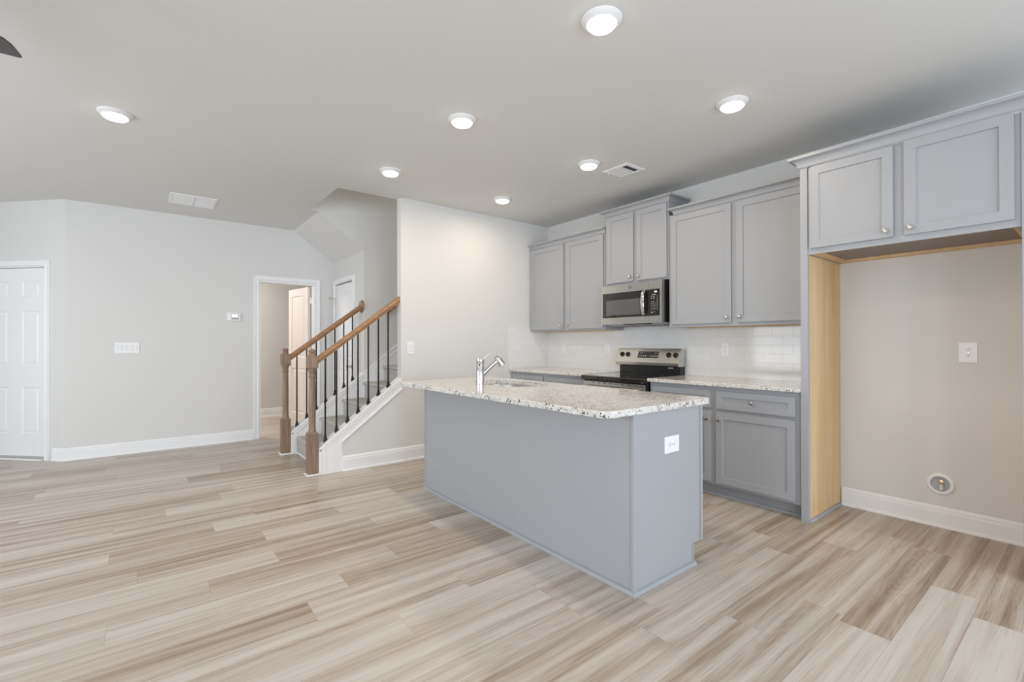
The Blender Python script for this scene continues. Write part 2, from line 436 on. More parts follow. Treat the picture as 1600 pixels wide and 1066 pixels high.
# far left wall with three windows, back wall with three windows
def window_wall(name, horiz, fixed, lo, hi, wins, zb, zt):
    mb = MB(); t = 0.14
    def bx(a, b, z0, z1):
        if horiz: mb.box(a, b, fixed-t, fixed, z0, z1)
        else: mb.box(fixed-t, fixed, a, b, z0, z1)
    cur = lo
    for a, b in wins:
        bx(cur, a, 0, CEIL); bx(a, b, 0, zb); bx(a, b, zt, CEIL); cur = b
    bx(cur, hi, 0, CEIL); struct(name, mb, WALL)
window_wall('wall_far_left', False, XW, YB, ey, WIN_L, 0.55, 2.25)
window_wall('wall_back', True, YB, XW, XK, WIN_B, 0.55, 2.25)
k = 1
for (wins, horiz, fixed) in ((WIN_L, False, XW), (WIN_B, True, YB)):
    for a, b in wins:
        c = (a+b)/2
        loc = (c, fixed-0.06, 0.55) if horiz else (fixed-0.06, c, 0.55)
        r = structE('window_%d' % k, loc); k += 1
        fr = MB()
        def bb(m_, s0, s1, d0, d1, z0, z1):
            if horiz: m_.box(s0, s1, fixed+d0, fixed+d1, z0, z1)
            else: m_.box(fixed+d0, fixed+d1, s0, s1, z0, z1)
        for s0, s1, z0, z1 in ((a, a+.05, .55, 2.25), (b-.05, b, .55, 2.25), (a, b, .55, .60), (a, b, 2.20, 2.25), (a, b, 1.38, 1.43), (c-.012, c+.012, .55, 2.25)):
            bb(fr, s0, s1, -0.10, -0.05, z0, z1)
        link('window_frame', fr, TRIM, r)
        cs = MB()
        for s0, s1, z0, z1 in ((a-.07, a, .47, 2.33), (b, b+.07, .47, 2.33), (a, b, .47, .55), (a, b, 2.25, 2.33)):
            bb(cs, s0, s1, 0.0, 0.018, z0, z1)
        link('window_casing', cs, TRIM, r)

# stairwell wall between the two flights (also stops the first flight's far curb) and shell of the stairwell
FY0, FY1 = 5.60, 5.71
SOF = [(1.575, CEIL), (XE, 2.365)]        # underside line of the upper flight
mb = MB()
mb.prism([(XE, 0), (4.8, 0), (4.8, 5.3), (1.0, 5.3), (1.0, CEIL+0.30), (1.481, CEIL+0.30), (1.481, CEIL), (1.575, CEIL), (XE, 2.365)],
         lambda a, b: (a, FY0, b), lambda a, b: (a, FY1, b))
struct('wall_stairwell', mb, WALL)
# sloping soffit below the upper flight
mb = MB().prism([(1.575, CEIL), (XE+0.001, 2.365), (XE+0.12, 2.365), (XE+0.12, CEIL)], lambda a, b: (a, FY1, b), lambda a, b: (a, YL, b))
struct('ceiling_soffit', mb, CEILM)
# closet wall with door_3
CY0, CY1 = 5.975, 6.675
mb = MB().box(XE, XE+T, FY1, CY0, 0, 2.365).box(XE, XE+T, CY1, YL, 0, 2.365).box(XE, XE+T, CY0, CY1, 2.045, 2.365)
struct('wall_closet', mb, WALL)
mb = MB().box(4.7, 4.8, OY0, FY0, 0, 5.3)
struct('wall_stair_end', mb, WALL)
mb = MB().box(0.9, 4.9, OY0-0.10, OY0, CEIL+0.30, 5.3).box(1.0, 1.1, OY0, OY1, CEIL+0.30, 5.3).box(0.9, 4.9, OY0-0.1, FY1, 5.3, 5.4)
struct('wall_upstairs', mb, WALL)
# room behind door_2
mb = MB().box(0.2, 3.2, 8.72, 8.82, 0, CEIL).box(-0.15, -0.05, YL+0.11, 8.82, 0, CEIL).box(3.1, 3.2, YL+0.11, 8.82, 0, CEIL).box(-0.05, 0.2, 8.72, 8.82, 0, CEIL)
struct('wall_back_hall', mb, WALL)
struct('wall_closet_inside', MB().box(3.0, 3.1, FY1, YL, 0, CEIL), WALL)

# ------------------------------------------------------------------ baseboards
BBH = 0.135
def bb_prof(h=BBH):
    # (offset into room, height) with quarter-round shoe at the bottom
    return [(0, 0), (0.027, 0), (0.027, 0.008), (0.023, 0.016), (0.016, 0.020), (0.016, h-0.035), (0.012, h-0.030), (0.012, h-0.014), (0.007, h-0.006), (0.004, h), (0, h)]
def baseboard(name, path, h=BBH):
    mb = MB().sweep(path, bb_prof(h), lambda x, y, z: (x, y, z)); struct(name, mb, TRIM)
# (offset is to the right of travel)
baseboard('baseboard_kitchen', [(XK, 1.250), (XK, 0.272)])
baseboard('baseboard_stair', [(1.492, YS), (3.55, YS)], 0.145)
baseboard('baseboard_left', [(XC-0.13*S2, YL+0.13*S2), (XC, YL), (DX0-0.064, YL)], 0.13)
baseboard('baseboard_closet', [(DX1+0.064, YL), (XE, YL), (XE, CY1+0.06)], 0.13)
baseboard('baseboard_far_left', [(XW, YB), (XW, ey)])
baseboard('baseboard_hall', [(0.0, 8.72), (3.1, 8.72)], 0.14)
baseboard('baseboard_back', [(XK, YB), (XW, YB)])

# ------------------------------------------------------------------ door casings and doors
CAS = [(0, 0), (0, 0.010), (0.006, 0.016), (0.020, 0.012), (0.045, 0.016), (0.057, 0.018), (0.060, 0.014), (0.060, 0)]
def casing(a0, a1, ztop, mp):
    mb = MB().sweep([(a0, 0), (a0, ztop), (a1, ztop), (a1, 0)], [(-o, h) for o, h in CAS], mp); return mb
def ring_panel(mb, u0, u1, w0, w1, mp, raised=True):
    """recessed moulding + raised field; mp(u, w, depth)"""
    steps = [(0, 0), (0.012, -0.008), (0.024, -0.008), (0.040, -0.002)] if raised else [(0, 0), (0.002, -0.009)]
    v = []
    for o, d in steps:
        v += [mp(u0+o, w0+o, d), mp(u1-o, w0+o, d), mp(u1-o, w1-o, d), mp(u0+o, w1-o, d)]
    f = []
    for i in range(len(steps)-1):
        for k_ in range(4):
            j = (k_+1) % 4; f.append((i*4+k_, i*4+j, (i+1)*4+j, (i+1)*4+k_))
    e = (len(steps)-1)*4; f.append((e, e+1, e+2, e+3)); mb.add(v, f)
def panel_slab(width, height, thick, panels, mp, raised=True):
    """slab 0..width x 0..height, face at depth 0, back at -thick; panels = rects on a grid"""
    mb = MB()
    us = sorted({0, width} | {p[0] for p in panels} | {p[1] for p in panels})
    ws = sorted({0, height} | {p[2] for p in panels} | {p[3] for p in panels})
    for i in range(len(us)-1):
        for j in range(len(ws)-1):
            cu, cw = (us[i]+us[i+1])/2, (ws[j]+ws[j+1])/2
            if any(p[0] < cu < p[1] and p[2] < cw < p[3] for p in panels): continue
            mb.add([mp(us[i], ws[j], 0), mp(us[i+1], ws[j], 0), mp(us[i+1], ws[j+1], 0), mp(us[i], ws[j+1], 0)], [(0, 1, 2, 3)])
    for p in panels: ring_panel(mb, *p, mp, raised)
    v = [mp(0, 0, 0), mp(width, 0, 0), mp(width, height, 0), mp(0, height, 0), mp(0, 0, -thick), mp(width, 0, -thick), mp(width, height, -thick), mp(0, height, -thick)]
    mb.add(v, [(4, 5, 1, 0), (5, 6, 2, 1), (6, 7, 3, 2), (7, 4, 0, 3), (7, 6, 5, 4)])
    return mb
def merge(o):
    import bmesh
    bm = bmesh.new(); bm.from_mesh(o.data); bmesh.ops.remove_doubles(bm, verts=bm.verts, dist=1e-5)
    bmesh.ops.recalc_face_normals(bm, faces=bm.faces); bm.to_mesh(o.data); bm.free(); return o

# door_1: six-panel door in the angled wall
d1 = structE('door_1', ang((A0+A1)/2, 0, 0))
W1 = A1-A0-0.01
amp = lambda u, w_, d: ang(A0+0.005+u, -0.012+d, 0.035+w_)
st, mid = 0.105, 0.10
pw = (W1-2*st-mid)/2
cols = [(st-0.045, st-0.045+pw+0.04), (W1-st+0.045-pw-0.04, W1-st+0.045)]
cols = [(0.062, 0.062+0.235), (W1-0.062-0.235, W1-0.062)]
c1 = [(0.03, 0.225), (0.405, 0.60)]
rows = [(0.235, 0.735), (0.965, 1.545), (1.70, 1.865)]
pn = [(a, b, c, d) for a, b in [(0.075, 0.29), (0.46, 0.675)] for c, d in rows]
merge(link('door_leaf', panel_slab(W1, 2.0, 0.035, pn, amp), DOORM, d1))
link('door_frame', casing(A0-0.005, A1+0.005, 2.055, lambda a, b, h: ang(a, h, b)), TRIM, d1)
jm = MB(); abox(jm, A0-0.001, A0+0.004, -0.0, -0.11, 0, 2.05); abox(jm, A1-0.004, A1+0.001, 0, -0.11, 0, 2.05); abox(jm, A0, A1, 0, -0.11, 2.043, 2.05)
link('door_jamb', jm, TRIM, d1)
th = MB(); abox(th, A0, A1, 0.045, 0.0, 0, 0.014); link('door_threshold', th, TRIM, d1, 0.004)
sw_ = MB(); abox(sw_, A0+0.006, A1-0.006, -0.008, -0.03, 0.014, 0.034); link('door_sweep', sw_, mat('grey_sweep', (0.45, 0.43, 0.41), 0.6), d1)
kb = MB().lathe([(0.028, 0), (0.028, 0.006), (0.012, 0.010), (0.012, 0.035), (0.026, 0.045), (0.026, 0.062), (0.014, 0.07)], ang(A1-0.07, -0.012, 0.93), (-S2, -S2, 0))
link('door_knob', kb, NICKEL, d1)

# door_2: cased opening with the leaf standing open into the next room
d2 = structE('door_2', ((DX0+DX1)/2, YL, 0))
link('door_frame', casing(DX0-0.003, DX1+0.003, DZ+0.005, lambda a, b, h: (a, YL-h, b)), TRIM, d2)
jm = MB().box(DX0-0.002, DX0+0.016, YL-0.001, YL+0.115, 0, DZ-0.016).box(DX1-0.016, DX1+0.002, YL-0.001, YL+0.115, 0, DZ-0.016).box(DX0-0.002, DX1+0.002, YL-0.001, YL+0.115, DZ-0.016, DZ+0.002)
link('door_jamb', jm, TRIM, d2)
hx, hy = DX1-0.030, YL+0.125
W2_ = 0.62; th2 = math.radians(100)          # swung about 100 degrees
du = Vector((math.cos(th2), math.sin(th2), 0)); dn = Vector((-du.y, du.x, 0))   # dn faces -X side
def m2(u, w_, d):
    p = Vector((hx, hy, 0.012)) + du*u + dn*(0.035+d); return (p.x, p.y, p.z+w_)
pn = [(0.10, 0.52, 0.22, 0.86), (0.10, 0.52, 1.02, 1.90)]
leaf = merge(link('door_leaf', panel_slab(W2_, 2.005, 0.035, pn, m2), mat('cream_door_paint', (0.78, 0.71, 0.66), 0.4), d2))
for zc in (0.25, 1.05, 1.83):
    hg = MB().lathe([(0.008, -0.045), (0.008, 0.045)], (DX1-0.018, YL+0.118, zc)).box(DX1-0.05, DX1-0.018, YL+0.113, YL+0.117, zc-0.045, zc+0.045)
    link('door_hinge', hg, NICKEL, d2)
p = Vector((hx, hy, 0)) + du*(W2_-0.06) + dn*0.035
kb = MB().lathe([(0.028, 0), (0.028, 0.006), (0.011, 0.010), (0.011, 0.035), (0.027, 0.046), (0.027, 0.062), (0.012, 0.07)], (p.x, p.y, 0.93), tuple(dn))
link('door_knob', kb, NICKEL, d2)

# door_3: closet door
d3 = structE('door_3', (XE, (CY0+CY1)/2, 0))
link('door_frame', casing(CY0-0.003, CY1+0.003, 2.05, lambda a, b, h: (XE-h, a, b)), TRIM, d3)
W3 = CY1-CY0-0.006
m3 = lambda u, w_, d: (XE+0.008-d, CY0+0.003+u, 0.012+w_)
pn = [(0.11, W3-0.11, 0.22, 0.86), (0.11, W3-0.11, 1.02, 1.90)]
merge(link('door_leaf', panel_slab(W3, 2.02, 0.035, pn, m3), DOORM, d3))
hg = MB().lathe([(0.007, -0.045), (0.007, 0.045), (0.010, 0.046), (0.010, 0.052)], (XE-0.016, CY1+0.002, 1.80))
hg.tube([(XE-0.016, CY1+0.002, 1.853), (XE-0.075, CY1+0.004, 1.856)], 0.005).lathe([(0.010, 0), (0.010, 0.012)], (XE-0.075, CY1+0.004, 1.856), (-1, 0, 0))
link('door_hinge', hg, NICKEL, d3)
kb = MB().lathe([(0.028, 0), (0.028, 0.006), (0.011, 0.010), (0.011, 0.035), (0.027, 0.046), (0.027, 0.062), (0.012, 0.07)], (XE+0.006, CY0+0.07, 0.93), (-1, 0, 0))
link('door_knob', kb, NICKEL, d3)

# ------------------------------------------------------------------ staircase
st_ = thing('staircase', 'carpeted staircase with white stringers climbing beside the kitchen wall', 'staircase', (1.35, 5.12, 0))
RISE, RUN, RX = 0.190, 0.2505, 1.352
for k in range(10):
    x0, z1 = RX + k*RUN, RISE*(k+1)
    x1 = x0 + RUN + (0.03 if k < 9 else 0.55)
    zb = max(0.0, z1 - 0.22)
    poly = [(x0, zb), (x0, z1-0.040), (x0-0.010, z1-0.036), (x0-0.022, z1-0.028), (x0-0.027, z1-0.016), (x0-0.022, z1-0.005), (x0-0.010, z1), (x1, z1), (x1, zb)]
    y1_ = FY0 if x0 < XE-0.03 else FY0-0.018
    mb = MB().prism(poly, lambda a, b: (a, OY0+0.016, b), lambda a, b: (a, y1_-0.002, b), smooth=False)
    link('carpeted_step', mb, CARPET, st_, 0.004)
def stringer_poly(lift=0.0):
    return [(1.30, 0), (XE, 0), (XE, top_z(XE)-lift), (1.30, top_z(1.30)-lift)]
# near (kitchen side) stringer: white band above, board to the floor at the foot
mb = MB().prism([(1.306, 0), (1.49, 0), (1.49, top_z(1.49)-0.02), (1.306, top_z(1.306)-0.02)], lambda a, b: (a, YS+0.001, b), lambda a, b: (a, OY0, b))
mb.prism([(1.49, top_z(1.49)-0.125), (XE+0.004, top_z(XE+0.004)-0.125), (XE+0.004, top_z(XE+0.004)-0.02), (1.49, top_z(1.49)-0.02)], lambda a, b: (a, YS-0.006, b), lambda a, b: (a, OY0+0.016, b))
mb.prism([(1.306, 0), (1.494, 0), (1.494, top_z(1.494)-0.03), (1.306, top_z(1.306)-0.03)], lambda a, b: (a, YS-0.005, b), lambda a, b: (a, YS+0.002, b))
mb.prism([(1.306, 0), (1.49, 0), (1.49, 0.4), (1.306, 0.24)], lambda a, b: (a, OY0, b), lambda a, b: (a, OY0+0.012, b))
link('stringer', mb, TRIM, st_)
# outer moulding under the band
mb = MB().prism([(1.490, top_z(1.49)-0.132), (XE+0.012, top_z(XE+0.012)-0.132), (XE+0.012, top_z(XE+0.012)-0.112), (1.490, top_z(1.49)-0.112)], lambda a, b: (a, YS-0.014, b), lambda a, b: (a, YS, b))
mb.prism([(1.300, top_z(1.30)-0.052), (XE+0.012, top_z(XE+0.012)-0.052), (XE+0.012, top_z(XE+0.012)-0.022), (1.300, top_z(1.30)-0.022)], lambda a, b: (a, YS-0.011, b), lambda a, b: (a, YS, b))
link('stringer_moulding', mb, TRIM, st_, 0.003)
mb = MB().prism([(1.279, top_z(1.279)-0.022), (XE, top_z(XE)-0.022), (XE, top_z(XE)), (1.279, top_z(1.279))], lambda a, b: (a, YS-0.014, b), lambda a, b: (a, OY0+0.014, b))
link('stringer_cap', mb, TRIM, st_, 0.004)
# far curb
mb = MB().prism([(1.306, 0), (XE, 0), (XE, top_z(XE)-0.02), (1.306, top_z(1.306)-0.02)], lambda a, b: (a, FY0, b), lambda a, b: (a, FY1, b))
link('stringer', mb, TRIM, st_)
mb = MB().prism([(1.279, top_z(1.279)-0.022), (XE, top_z(XE)-0.022), (XE, top_z(XE)), (1.279, top_z(1.279))], lambda a, b: (a, FY0-0.014, b), lambda a, b: (a, FY1+0.014, b))
link('stringer_cap', mb, TRIM, st_, 0.004)
mb = MB().prism([(1.300, top_z(1.30)-0.057), (XE, top_z(XE)-0.057), (XE, top_z(XE)-0.022), (1.300, top_z(1.30)-0.022)], lambda a, b: (a, FY0-0.010, b), lambda a, b: (a, FY0, b))
link('stringer_moulding', mb, TRIM, st_, 0.003)
for ya, yb in ((YS-0.011, OY0+0.012), (FY0-0.010, FY1+0.010)):
    link('stringer_end', MB().box(1.2785, 1.3055, ya, yb, 0, 0.222), TRIM, st_, 0.002)
    link('stringer_stile', MB().prism([(1.306, 0), (1.335, 0), (1.335, top_z(1.335)-0.054), (1.306, top_z(1.306)-0.054)], lambda a, b: (a, ya, b), lambda a, b: (a, ya+0.008, b)), TRIM, st_)
# skirt board along the stairwell wall
def sk(x): return 0.883 + 0.775*(x-2.104)
mb = MB().prism([(XE, sk(XE)-0.60), (4.2, sk(4.2)-0.6), (4.2, sk(4.2)-0.012), (XE, sk(XE)-0.012)], lambda a, b: (a, FY0-0.012, b), lambda a, b: (a, FY0, b))
mb.prism([(XE, sk(XE)-0.075), (4.2, sk(4.2)-0.075), (4.2, sk(4.2)-0.062), (XE, sk(XE)-0.062)], lambda a, b: (a, FY0-0.017, b), lambda a, b: (a, FY0, b))
mb.prism([(XE, sk(XE)-0.018), (4.2, sk(4.2)-0.018), (4.2, sk(4.2)), (XE, sk(XE))], lambda a, b: (a, FY0-0.018, b), lambda a, b: (a, FY0, b))
link('skirt_board', mb, TRIM, st_)
# white shoe at the first riser
link('shoe_moulding', MB().box(RX-0.016, RX, OY0+0.016, FY0-0.002, 0, 0.018), TRIM, st_, 0.004)

def newel(x, y, root, side):
    pr_ = [(0.0345, .400), (0.036, .408), (0.031, .420), (0.0300, .46), (0.0310, .60), (0.0300, .72), (0.0275, .86), (0.0262, .905), (0.0315, .912), (0.0330, .920), (0.0315, .930),
           (0.0275, .936), (0.0290, .950), (0.0340, .966), (0.0400, .982), (0.0430, .990), (0.0435, .998)]
    mb = MB().lathe(pr_, (x, y, 0), seg=28)
    h = 0.0455
    mb.prism([(-h, -h), (h, -h), (h, h), (-h, h)], lambda a, b: (x+a, y+b, 0.0), lambda a, b: (x+a, y+b, 0.388))
    mb.prism([(-h, -h), (h, -h), (h, h), (-h, h)], lambda a, b: (x+a, y+b, 0.388), lambda a, b: (x+a*0.72, y+b*0.72, 0.401))
    h = 0.0450; c = 0.006
    oc = [(-h+c, -h), (h-c, -h), (h, -h+c), (h, h-c), (h-c, h), (-h+c, h), (-h, h-c), (-h, -h+c)]
    for (za, sa), (zb_, sb) in zip([(0.995, .84), (1.003, 1), (1.103, 1)], [(1.003, 1), (1.103, 1), (1.112, .80)]):
        mb.prism(oc, lambda a, b: (x+a*sa, y+b*sa, za), lambda a, b: (x+a*sb, y+b*sb, zb_))
    mb.lathe([(0.034, 1.112), (0.030, 1.122), (0.0285, 1.132), (0.024, 1.140), (0.026, 1.144), (0.031, 1.150), (0.0325, 1.157), (0.030, 1.165), (0.020, 1.174), (0.006, 1.179), (0, 1.180)], (x, y, 0), seg=28)
    link('newel_post', mb, NEWEL, root, 0)
    e = 0.062
    sh = MB().box(x-e, x+e, y-e, y+e, 0, 0.016)
    o = link('newel_shoe', sh, TRIM, root, 0.006)
def baluster(x, y, z0, z1, root):
    mb = MB(); h = 0.0064; n = 60
    v = []; L_ = z1-z0
    for i in range(n+1):
        z = z0 + L_*i/n; t = min(1, max(0, (i/n-0.28)/0.44)); a = t*math.pi*2*4
        tw = math.sin(a*2)*0
        for cx, cy in ((-h, -h), (h, -h), (h, h), (-h, h)):
            v.append((x + cx*math.cos(a)-cy*math.sin(a), y + cx*math.sin(a)+cy*math.cos(a), z))
    f = [(i*4+k, i*4+(k+1) % 4, (i+1)*4+(k+1) % 4, (i+1)*4+k) for i in range(n) for k in range(4)] + [(3, 2, 1, 0), (n*4, n*4+1, n*4+2, n*4+3)]
    mb.add(v, f)
    b = link('baluster', mb, IRON, root)
    # angled shoe following the cap slope
    s = 0.762; q = 0.0155
    def base_pt(dx, dy, dz): return (x+dx, y+dy, z0 + s*dx + dz)
    sh = MB()
    rings = []
    for r, dz, flat in ((q, 0.0, 0), (q, 0.014, 0), (0.013, 0.022, 0.4), (0.0095, 0.030, 0.9), (0.0095, 0.046, 1), (0.008, 0.050, 1)):
        rings.append([(x+cx*r, y+cy*r, z0 + s*cx*r*(1-flat) + dz + (0.004 if flat else 0)) for cx, cy in ((-1, -1), (1, -1), (1, 1), (-1, 1))])
    v = [p_ for rg in rings for p_ in rg]
    f = [(i*4+k, i*4+(k+1) % 4, (i+1)*4+(k+1) % 4, (i+1)*4+k) for i in range(len(rings)-1) for k in range(4)] + [(3, 2, 1, 0), tuple(len(v)-4+k for k in range(4))]
    sh.add(v, f)
    link('baluster_shoe', sh, IRON, b)
def rail_z(x): return 1.040 + 0.748*(x-1.283)      # underside of the handrail
RP = [(-0.020, 0), (0.020, 0), (0.022, 0.014), (0.030, 0.022), (0.032, 0.034), (0.028, 0.046), (0.016, 0.056), (0.0, 0.059), (-0.016, 0.056), (-0.028, 0.046), (-0.032, 0.034), (-0.030, 0.022), (-0.022, 0.014)]
def rail(y, xa, xb, root, zf=rail_z, name='handrail'):
    mb = MB().prism(RP, lambda o, h: (xa, y+o, zf(xa)+h*1.25), lambda o, h: (xb, y+o, zf(xb)+h*1.25), smooth=True)
    return link(name, mb, RAIL, root)
for (cy, lab, rosette) in ((4.597, 'oak and black iron stair railing nearest the island, with its turned newel post', False), (5.655, 'oak and black iron stair railing by the far doorway, ending in a round rosette', True)):
    r_ = thing('stair_railing', lab, 'railing', (1.232, cy, 0))
    newel(1.232, cy, r_, 1)
    rail(cy, 1.274, XE-(0.012 if rosette else 0.0), r_)
    for k in range(7):
        x = 1.350 + 0.1050*k
        baluster(x, cy, top_z(x)+0.001, rail_z(x)+0.006, r_)
    if rosette:
        c = (XE-0.0005, cy, rail_z(XE)+0.032)
        link('rosette', MB().lathe([(0.078, 0), (0.078, 0.010), (0.070, 0.018), (0.050, 0.020)], c, (-1, 0, 0), 32), NEWEL, r_)
wr = thing('wall_handrail', 'short piece of oak handrail on the stairwell wall behind the near railing', 'handrail', (2.9, 5.54, 2.0))
mb = MB().prism([(a*0.8, b) for a, b in RP], lambda o, h: (2.36, 5.52+o, 1.590+h*1.1), lambda o, h: (4.0, 5.52+o, 1.590+0.76*1.64+h*1.1), smooth=True)
link('rail', mb, RAIL, wr)
for x in (2.75, 3.7):
    z = 1.59+0.76*(x-2.36); link('bracket', MB().tube([(x, 5.52, z+0.005), (x, 5.54, z-0.03), (x, 5.60, z-0.05)], 0.007), NICKEL, wr)

# ------------------------------------------------------------------ cabinet helpers (faces look towards -X)
def shaker(y0, y1, z0, z1, xf, fr=0.054, xb=None, thick=0.019):
    """shaker panel front at X = xf, y0 < y1"""
    mp = lambda u, w_, d: (xf-d, y0+u, z0+w_)
    return panel_slab(y1-y0, z1-z0, thick, [(fr, y1-y0-fr, fr, z1-z0-fr)], mp, raised=False)
def knob(root, x, y, z, size=0.0155):
    s = size/0.0155
    mb = MB().lathe([(0.008*s, 0), (0.0065*s, 0.004), (0.0055*s, 0.012), (0.008*s, 0.015), (0.0145*s, 0.019), (0.0155*s, 0.023), (0.0135*s, 0.028), (0.006*s, 0.031), (0, 0.0315)], (x, y, z), (-1, 0, 0), 20)
    return link('knob', mb, NICKEL, root)
def front(name, root, y0, y1, z0, z1, xf, kn=None, fr=0.054):
    d = merge(link(name, shaker(y0, y1, z0, z1, xf, fr), GREY, root, 0))
    if kn: knob(d, xf-0.0, kn[0], kn[1])
    return d
CROWN = [(0, 0), (0.004, 0), (0.006, 0.005), (0.010, 0.006)] + [(0.045-0.035*math.cos(math.radians(a)), 0.008+0.040*math.sin(math.radians(a))) for a in range(0, 91, 9)] + [(0.050, 0.050), (0.050, 0.066), (0, 0.066)]
def crown(root, path, z, k=1.0):
    mb = MB().sweep(path, [(o*k, h*k) for o, h in CROWN], lambda x, y, h: (x, y, z+h), smooth=False)
    return link('crown_moulding', mb, GREY, root)
XF = 3.873      # face frame plane of the wall cabinets
XD = 3.853      # their door fronts
def frame(x, y0, y1, z0, z1, mids, top=0.038, bot=0.038, st=0.038, half=0.04):
    mb = MB(); ys = [y0+st] + [c for m_ in mids for c in (m_-half, m_+half)] + [y1-st]
    mb.box(x, x+0.019, y0, y0+st, z0, z1).box(x, x+0.019, y1-st, y1, z0, z1)
    for m_ in mids: mb.box(x, x+0.019, m_-half, m_+half, z0, z1)
    for a, b in zip(ys[::2], ys[1::2]): mb.box(x, x+0.019, a, b, z0, z0+bot).box(x, x+0.019, a, b, z1-top, z1)
    return mb
def wall_cab(label, y0, y1, z0, z1, doors, crown_path, zk, side_r=False, xf=XF, xd=XD, knobs=True, zdoor=None, wood=True, group=None):
    r = thing('wall_cabinet', label, 'cabinet', ((xf+XK)/2, (y0+y1)/2, z0), group)
    mb = MB()
    mb.box(xf+0.019, XK-0.001, y0, y0+0.016, z0, z1).box(xf+0.019, XK-0.001, y1-0.016, y1, z0, z1)
    mb.box(xf+0.019, XK-0.001, y0+0.016, y1-0.016, z1-0.016, z1)
    link('cabinet_box', mb, GREY, r)
    # face frame
    fr = frame(xf, y0, y1, z0, z1, [(p_[1]+q_[0])/2 for p_, q_ in zip(doors[:-1], doors[1:])], top=0.058)
    link('face_frame', fr, GREY, r)
    bt = MB().box(xf+0.019, XK-0.002, y0+0.016, y1-0.016, z0+0.022, z0+0.030)
    bt.box(XK-0.021, XK-0.002, y0+0.016, y1-0.016, z0, z0+0.022).box(xf+0.019, xf+0.030, y0+0.016, y1-0.016, z0+0.001, z0+0.022).box(xf+0.03, XK-0.021, y1-0.028, y1-0.016, z0, z0+0.022).box(xf+0.03, XK-0.021, y0+0.016, y0+0.028, z0, z0+0.022)
    link('wooden_underside', bt, MAPLE, r)['label'] = 'unpainted maple underside'
    za, zb = zdoor if zdoor else (z0+0.018, z1-0.02)
    for i, (a, b, kside) in enumerate(doors):
        ky = a+0.032 if kside == 'r' else b-0.032
        front('door', r, a, b, za, zb, xd, (ky, za+0.045))
    crown(r, crown_path, zk)
    return r
cA = wall_cab('grey two-door wall cabinet in the corner, left of the microwave', 3.310, YS-0.001, 1.372, 2.42,
              [(3.331, 3.884, 'l'), (3.935, 4.517, 'r')], [(XF, YS-0.001), (XF, 3.303)], 2.402, zdoor=(1.392, 2.398))
cB = wall_cab('raised grey two-door wall cabinet directly above the microwave', 2.541, 3.306, 1.832, 2.575,
              [(2.553, 2.897, 'l'), (2.937, 3.280, 'r')], [(XK-0.001, 3.306), (XF, 3.306), (XF, 2.541), (XK-0.001, 2.541)], 2.560, zdoor=(1.852, 2.553))
cC = wall_cab('grey two-door wall cabinet between the microwave and the refrigerator recess', 1.304, 2.536, 1.372, 2.42,
              [(1.335, 1.896, 'l'), (1.941, 2.508, 'r')], [(XK-0.002, 2.478), (XF, 2.478), (XF, 1.304)], 2.412, zdoor=(1.400, 2.405))

# ------------------------------------------------------------------ refrigerator recess
XP = 3.551
PL0, PL1 = 1.258, 1.303
fp = thing('refrigerator_end_panel', 'tall grey end panel with maple inner face, left side of the refrigerator recess', 'panel', (3.86, 1.28, 0))
link('panel', MB().box(XP, XK-0.001, PL0+0.004, PL1, 0, 2.425), GREY, fp, 0.002)
o_ = link('front_edge', MB().box(XP-0.001, XP+0.03, PL0, PL1, 0, 2.425), GREY, fp, 0.0015)
o_ = link('inner_veneer', MB().box(XP+0.03, XK-0.001, PL0, PL0+0.004, 0.02, 1.829), MAPLE, fp); o_['label'] = 'bare maple inner face'
mb = MB().sweep([(XP+0.004, PL0), (XK-0.002, PL0)], [(0, 0), (0.016, 0), (0.016, 0.006), (0.010, 0.016), (0, 0.019)], lambda x, y, z: (x, y, z))
link('shoe_moulding', mb, GREY, fp)
fr_ = thing('refrigerator_end_panel', 'tall grey end panel at the right edge of the refrigerator recess', 'panel', (3.86, 0.245, 0))
link('panel', MB().box(XP, XK-0.001, 0.222, 0.264, 0, 2.425), GREY, fr_, 0.002)
link('front_edge', MB().box(XP-0.001, XP+0.03, 0.222, 0.268, 0, 2.425), GREY, fr_, 0.0015)
link('inner_veneer', MB().box(XP+0.03, XK-0.001, 0.264, 0.268, 0.02, 1.829), MAPLE, fr_)
cF = thing('wall_cabinet', 'deep grey two-door cabinet above the empty refrigerator recess', 'cabinet', (3.86, 0.763, 1.83))
FX = 3.560
mb = MB().box(FX+0.019, XK-0.001, 0.269, 0.285, 1.83, 2.42).box(FX+0.019, XK-0.001, 1.241, 1.257, 1.83, 2.42).box(FX+0.019, XK-0.001, 0.285, 1.241, 2.404, 2.42)
link('cabinet_box', mb, GREY, cF)
mb = frame(FX, 0.269, 1.257, 1.83, 2.42, [0.768])
link('face_frame', mb, GREY, cF)
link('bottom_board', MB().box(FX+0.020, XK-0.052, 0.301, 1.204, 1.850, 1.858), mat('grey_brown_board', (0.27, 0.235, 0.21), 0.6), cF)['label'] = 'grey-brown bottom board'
mb = MB().box(FX+0.019, XK-0.002, 0.285, 1.241, 1.8585, 1.864).box(XK-0.05, XK-0.002, 0.285, 1.241, 1.831, 1.852).box(FX+0.019, XK-0.05, 1.205, 1.241, 1.831, 1.852).box(FX+0.019, XK-0.05, 0.285, 0.30, 1.831, 1.852)
o_ = link('wooden_underside', mb, MAPLE, cF); o_['label'] = 'unpainted maple underside'
front('door', cF, 0.793, 1.241, 1.868, 2.418, 3.541, (0.825, 1.906))
front('door', cF, 0.293, 0.741, 1.868, 2.424, 3.541, (0.709, 1.906))
crown(cF, [(XK-0.002, 1.305), (XP-0.002, 1.305), (XP-0.002, 0.220), (XK-0.002, 0.220)], 2.424, 1.12)

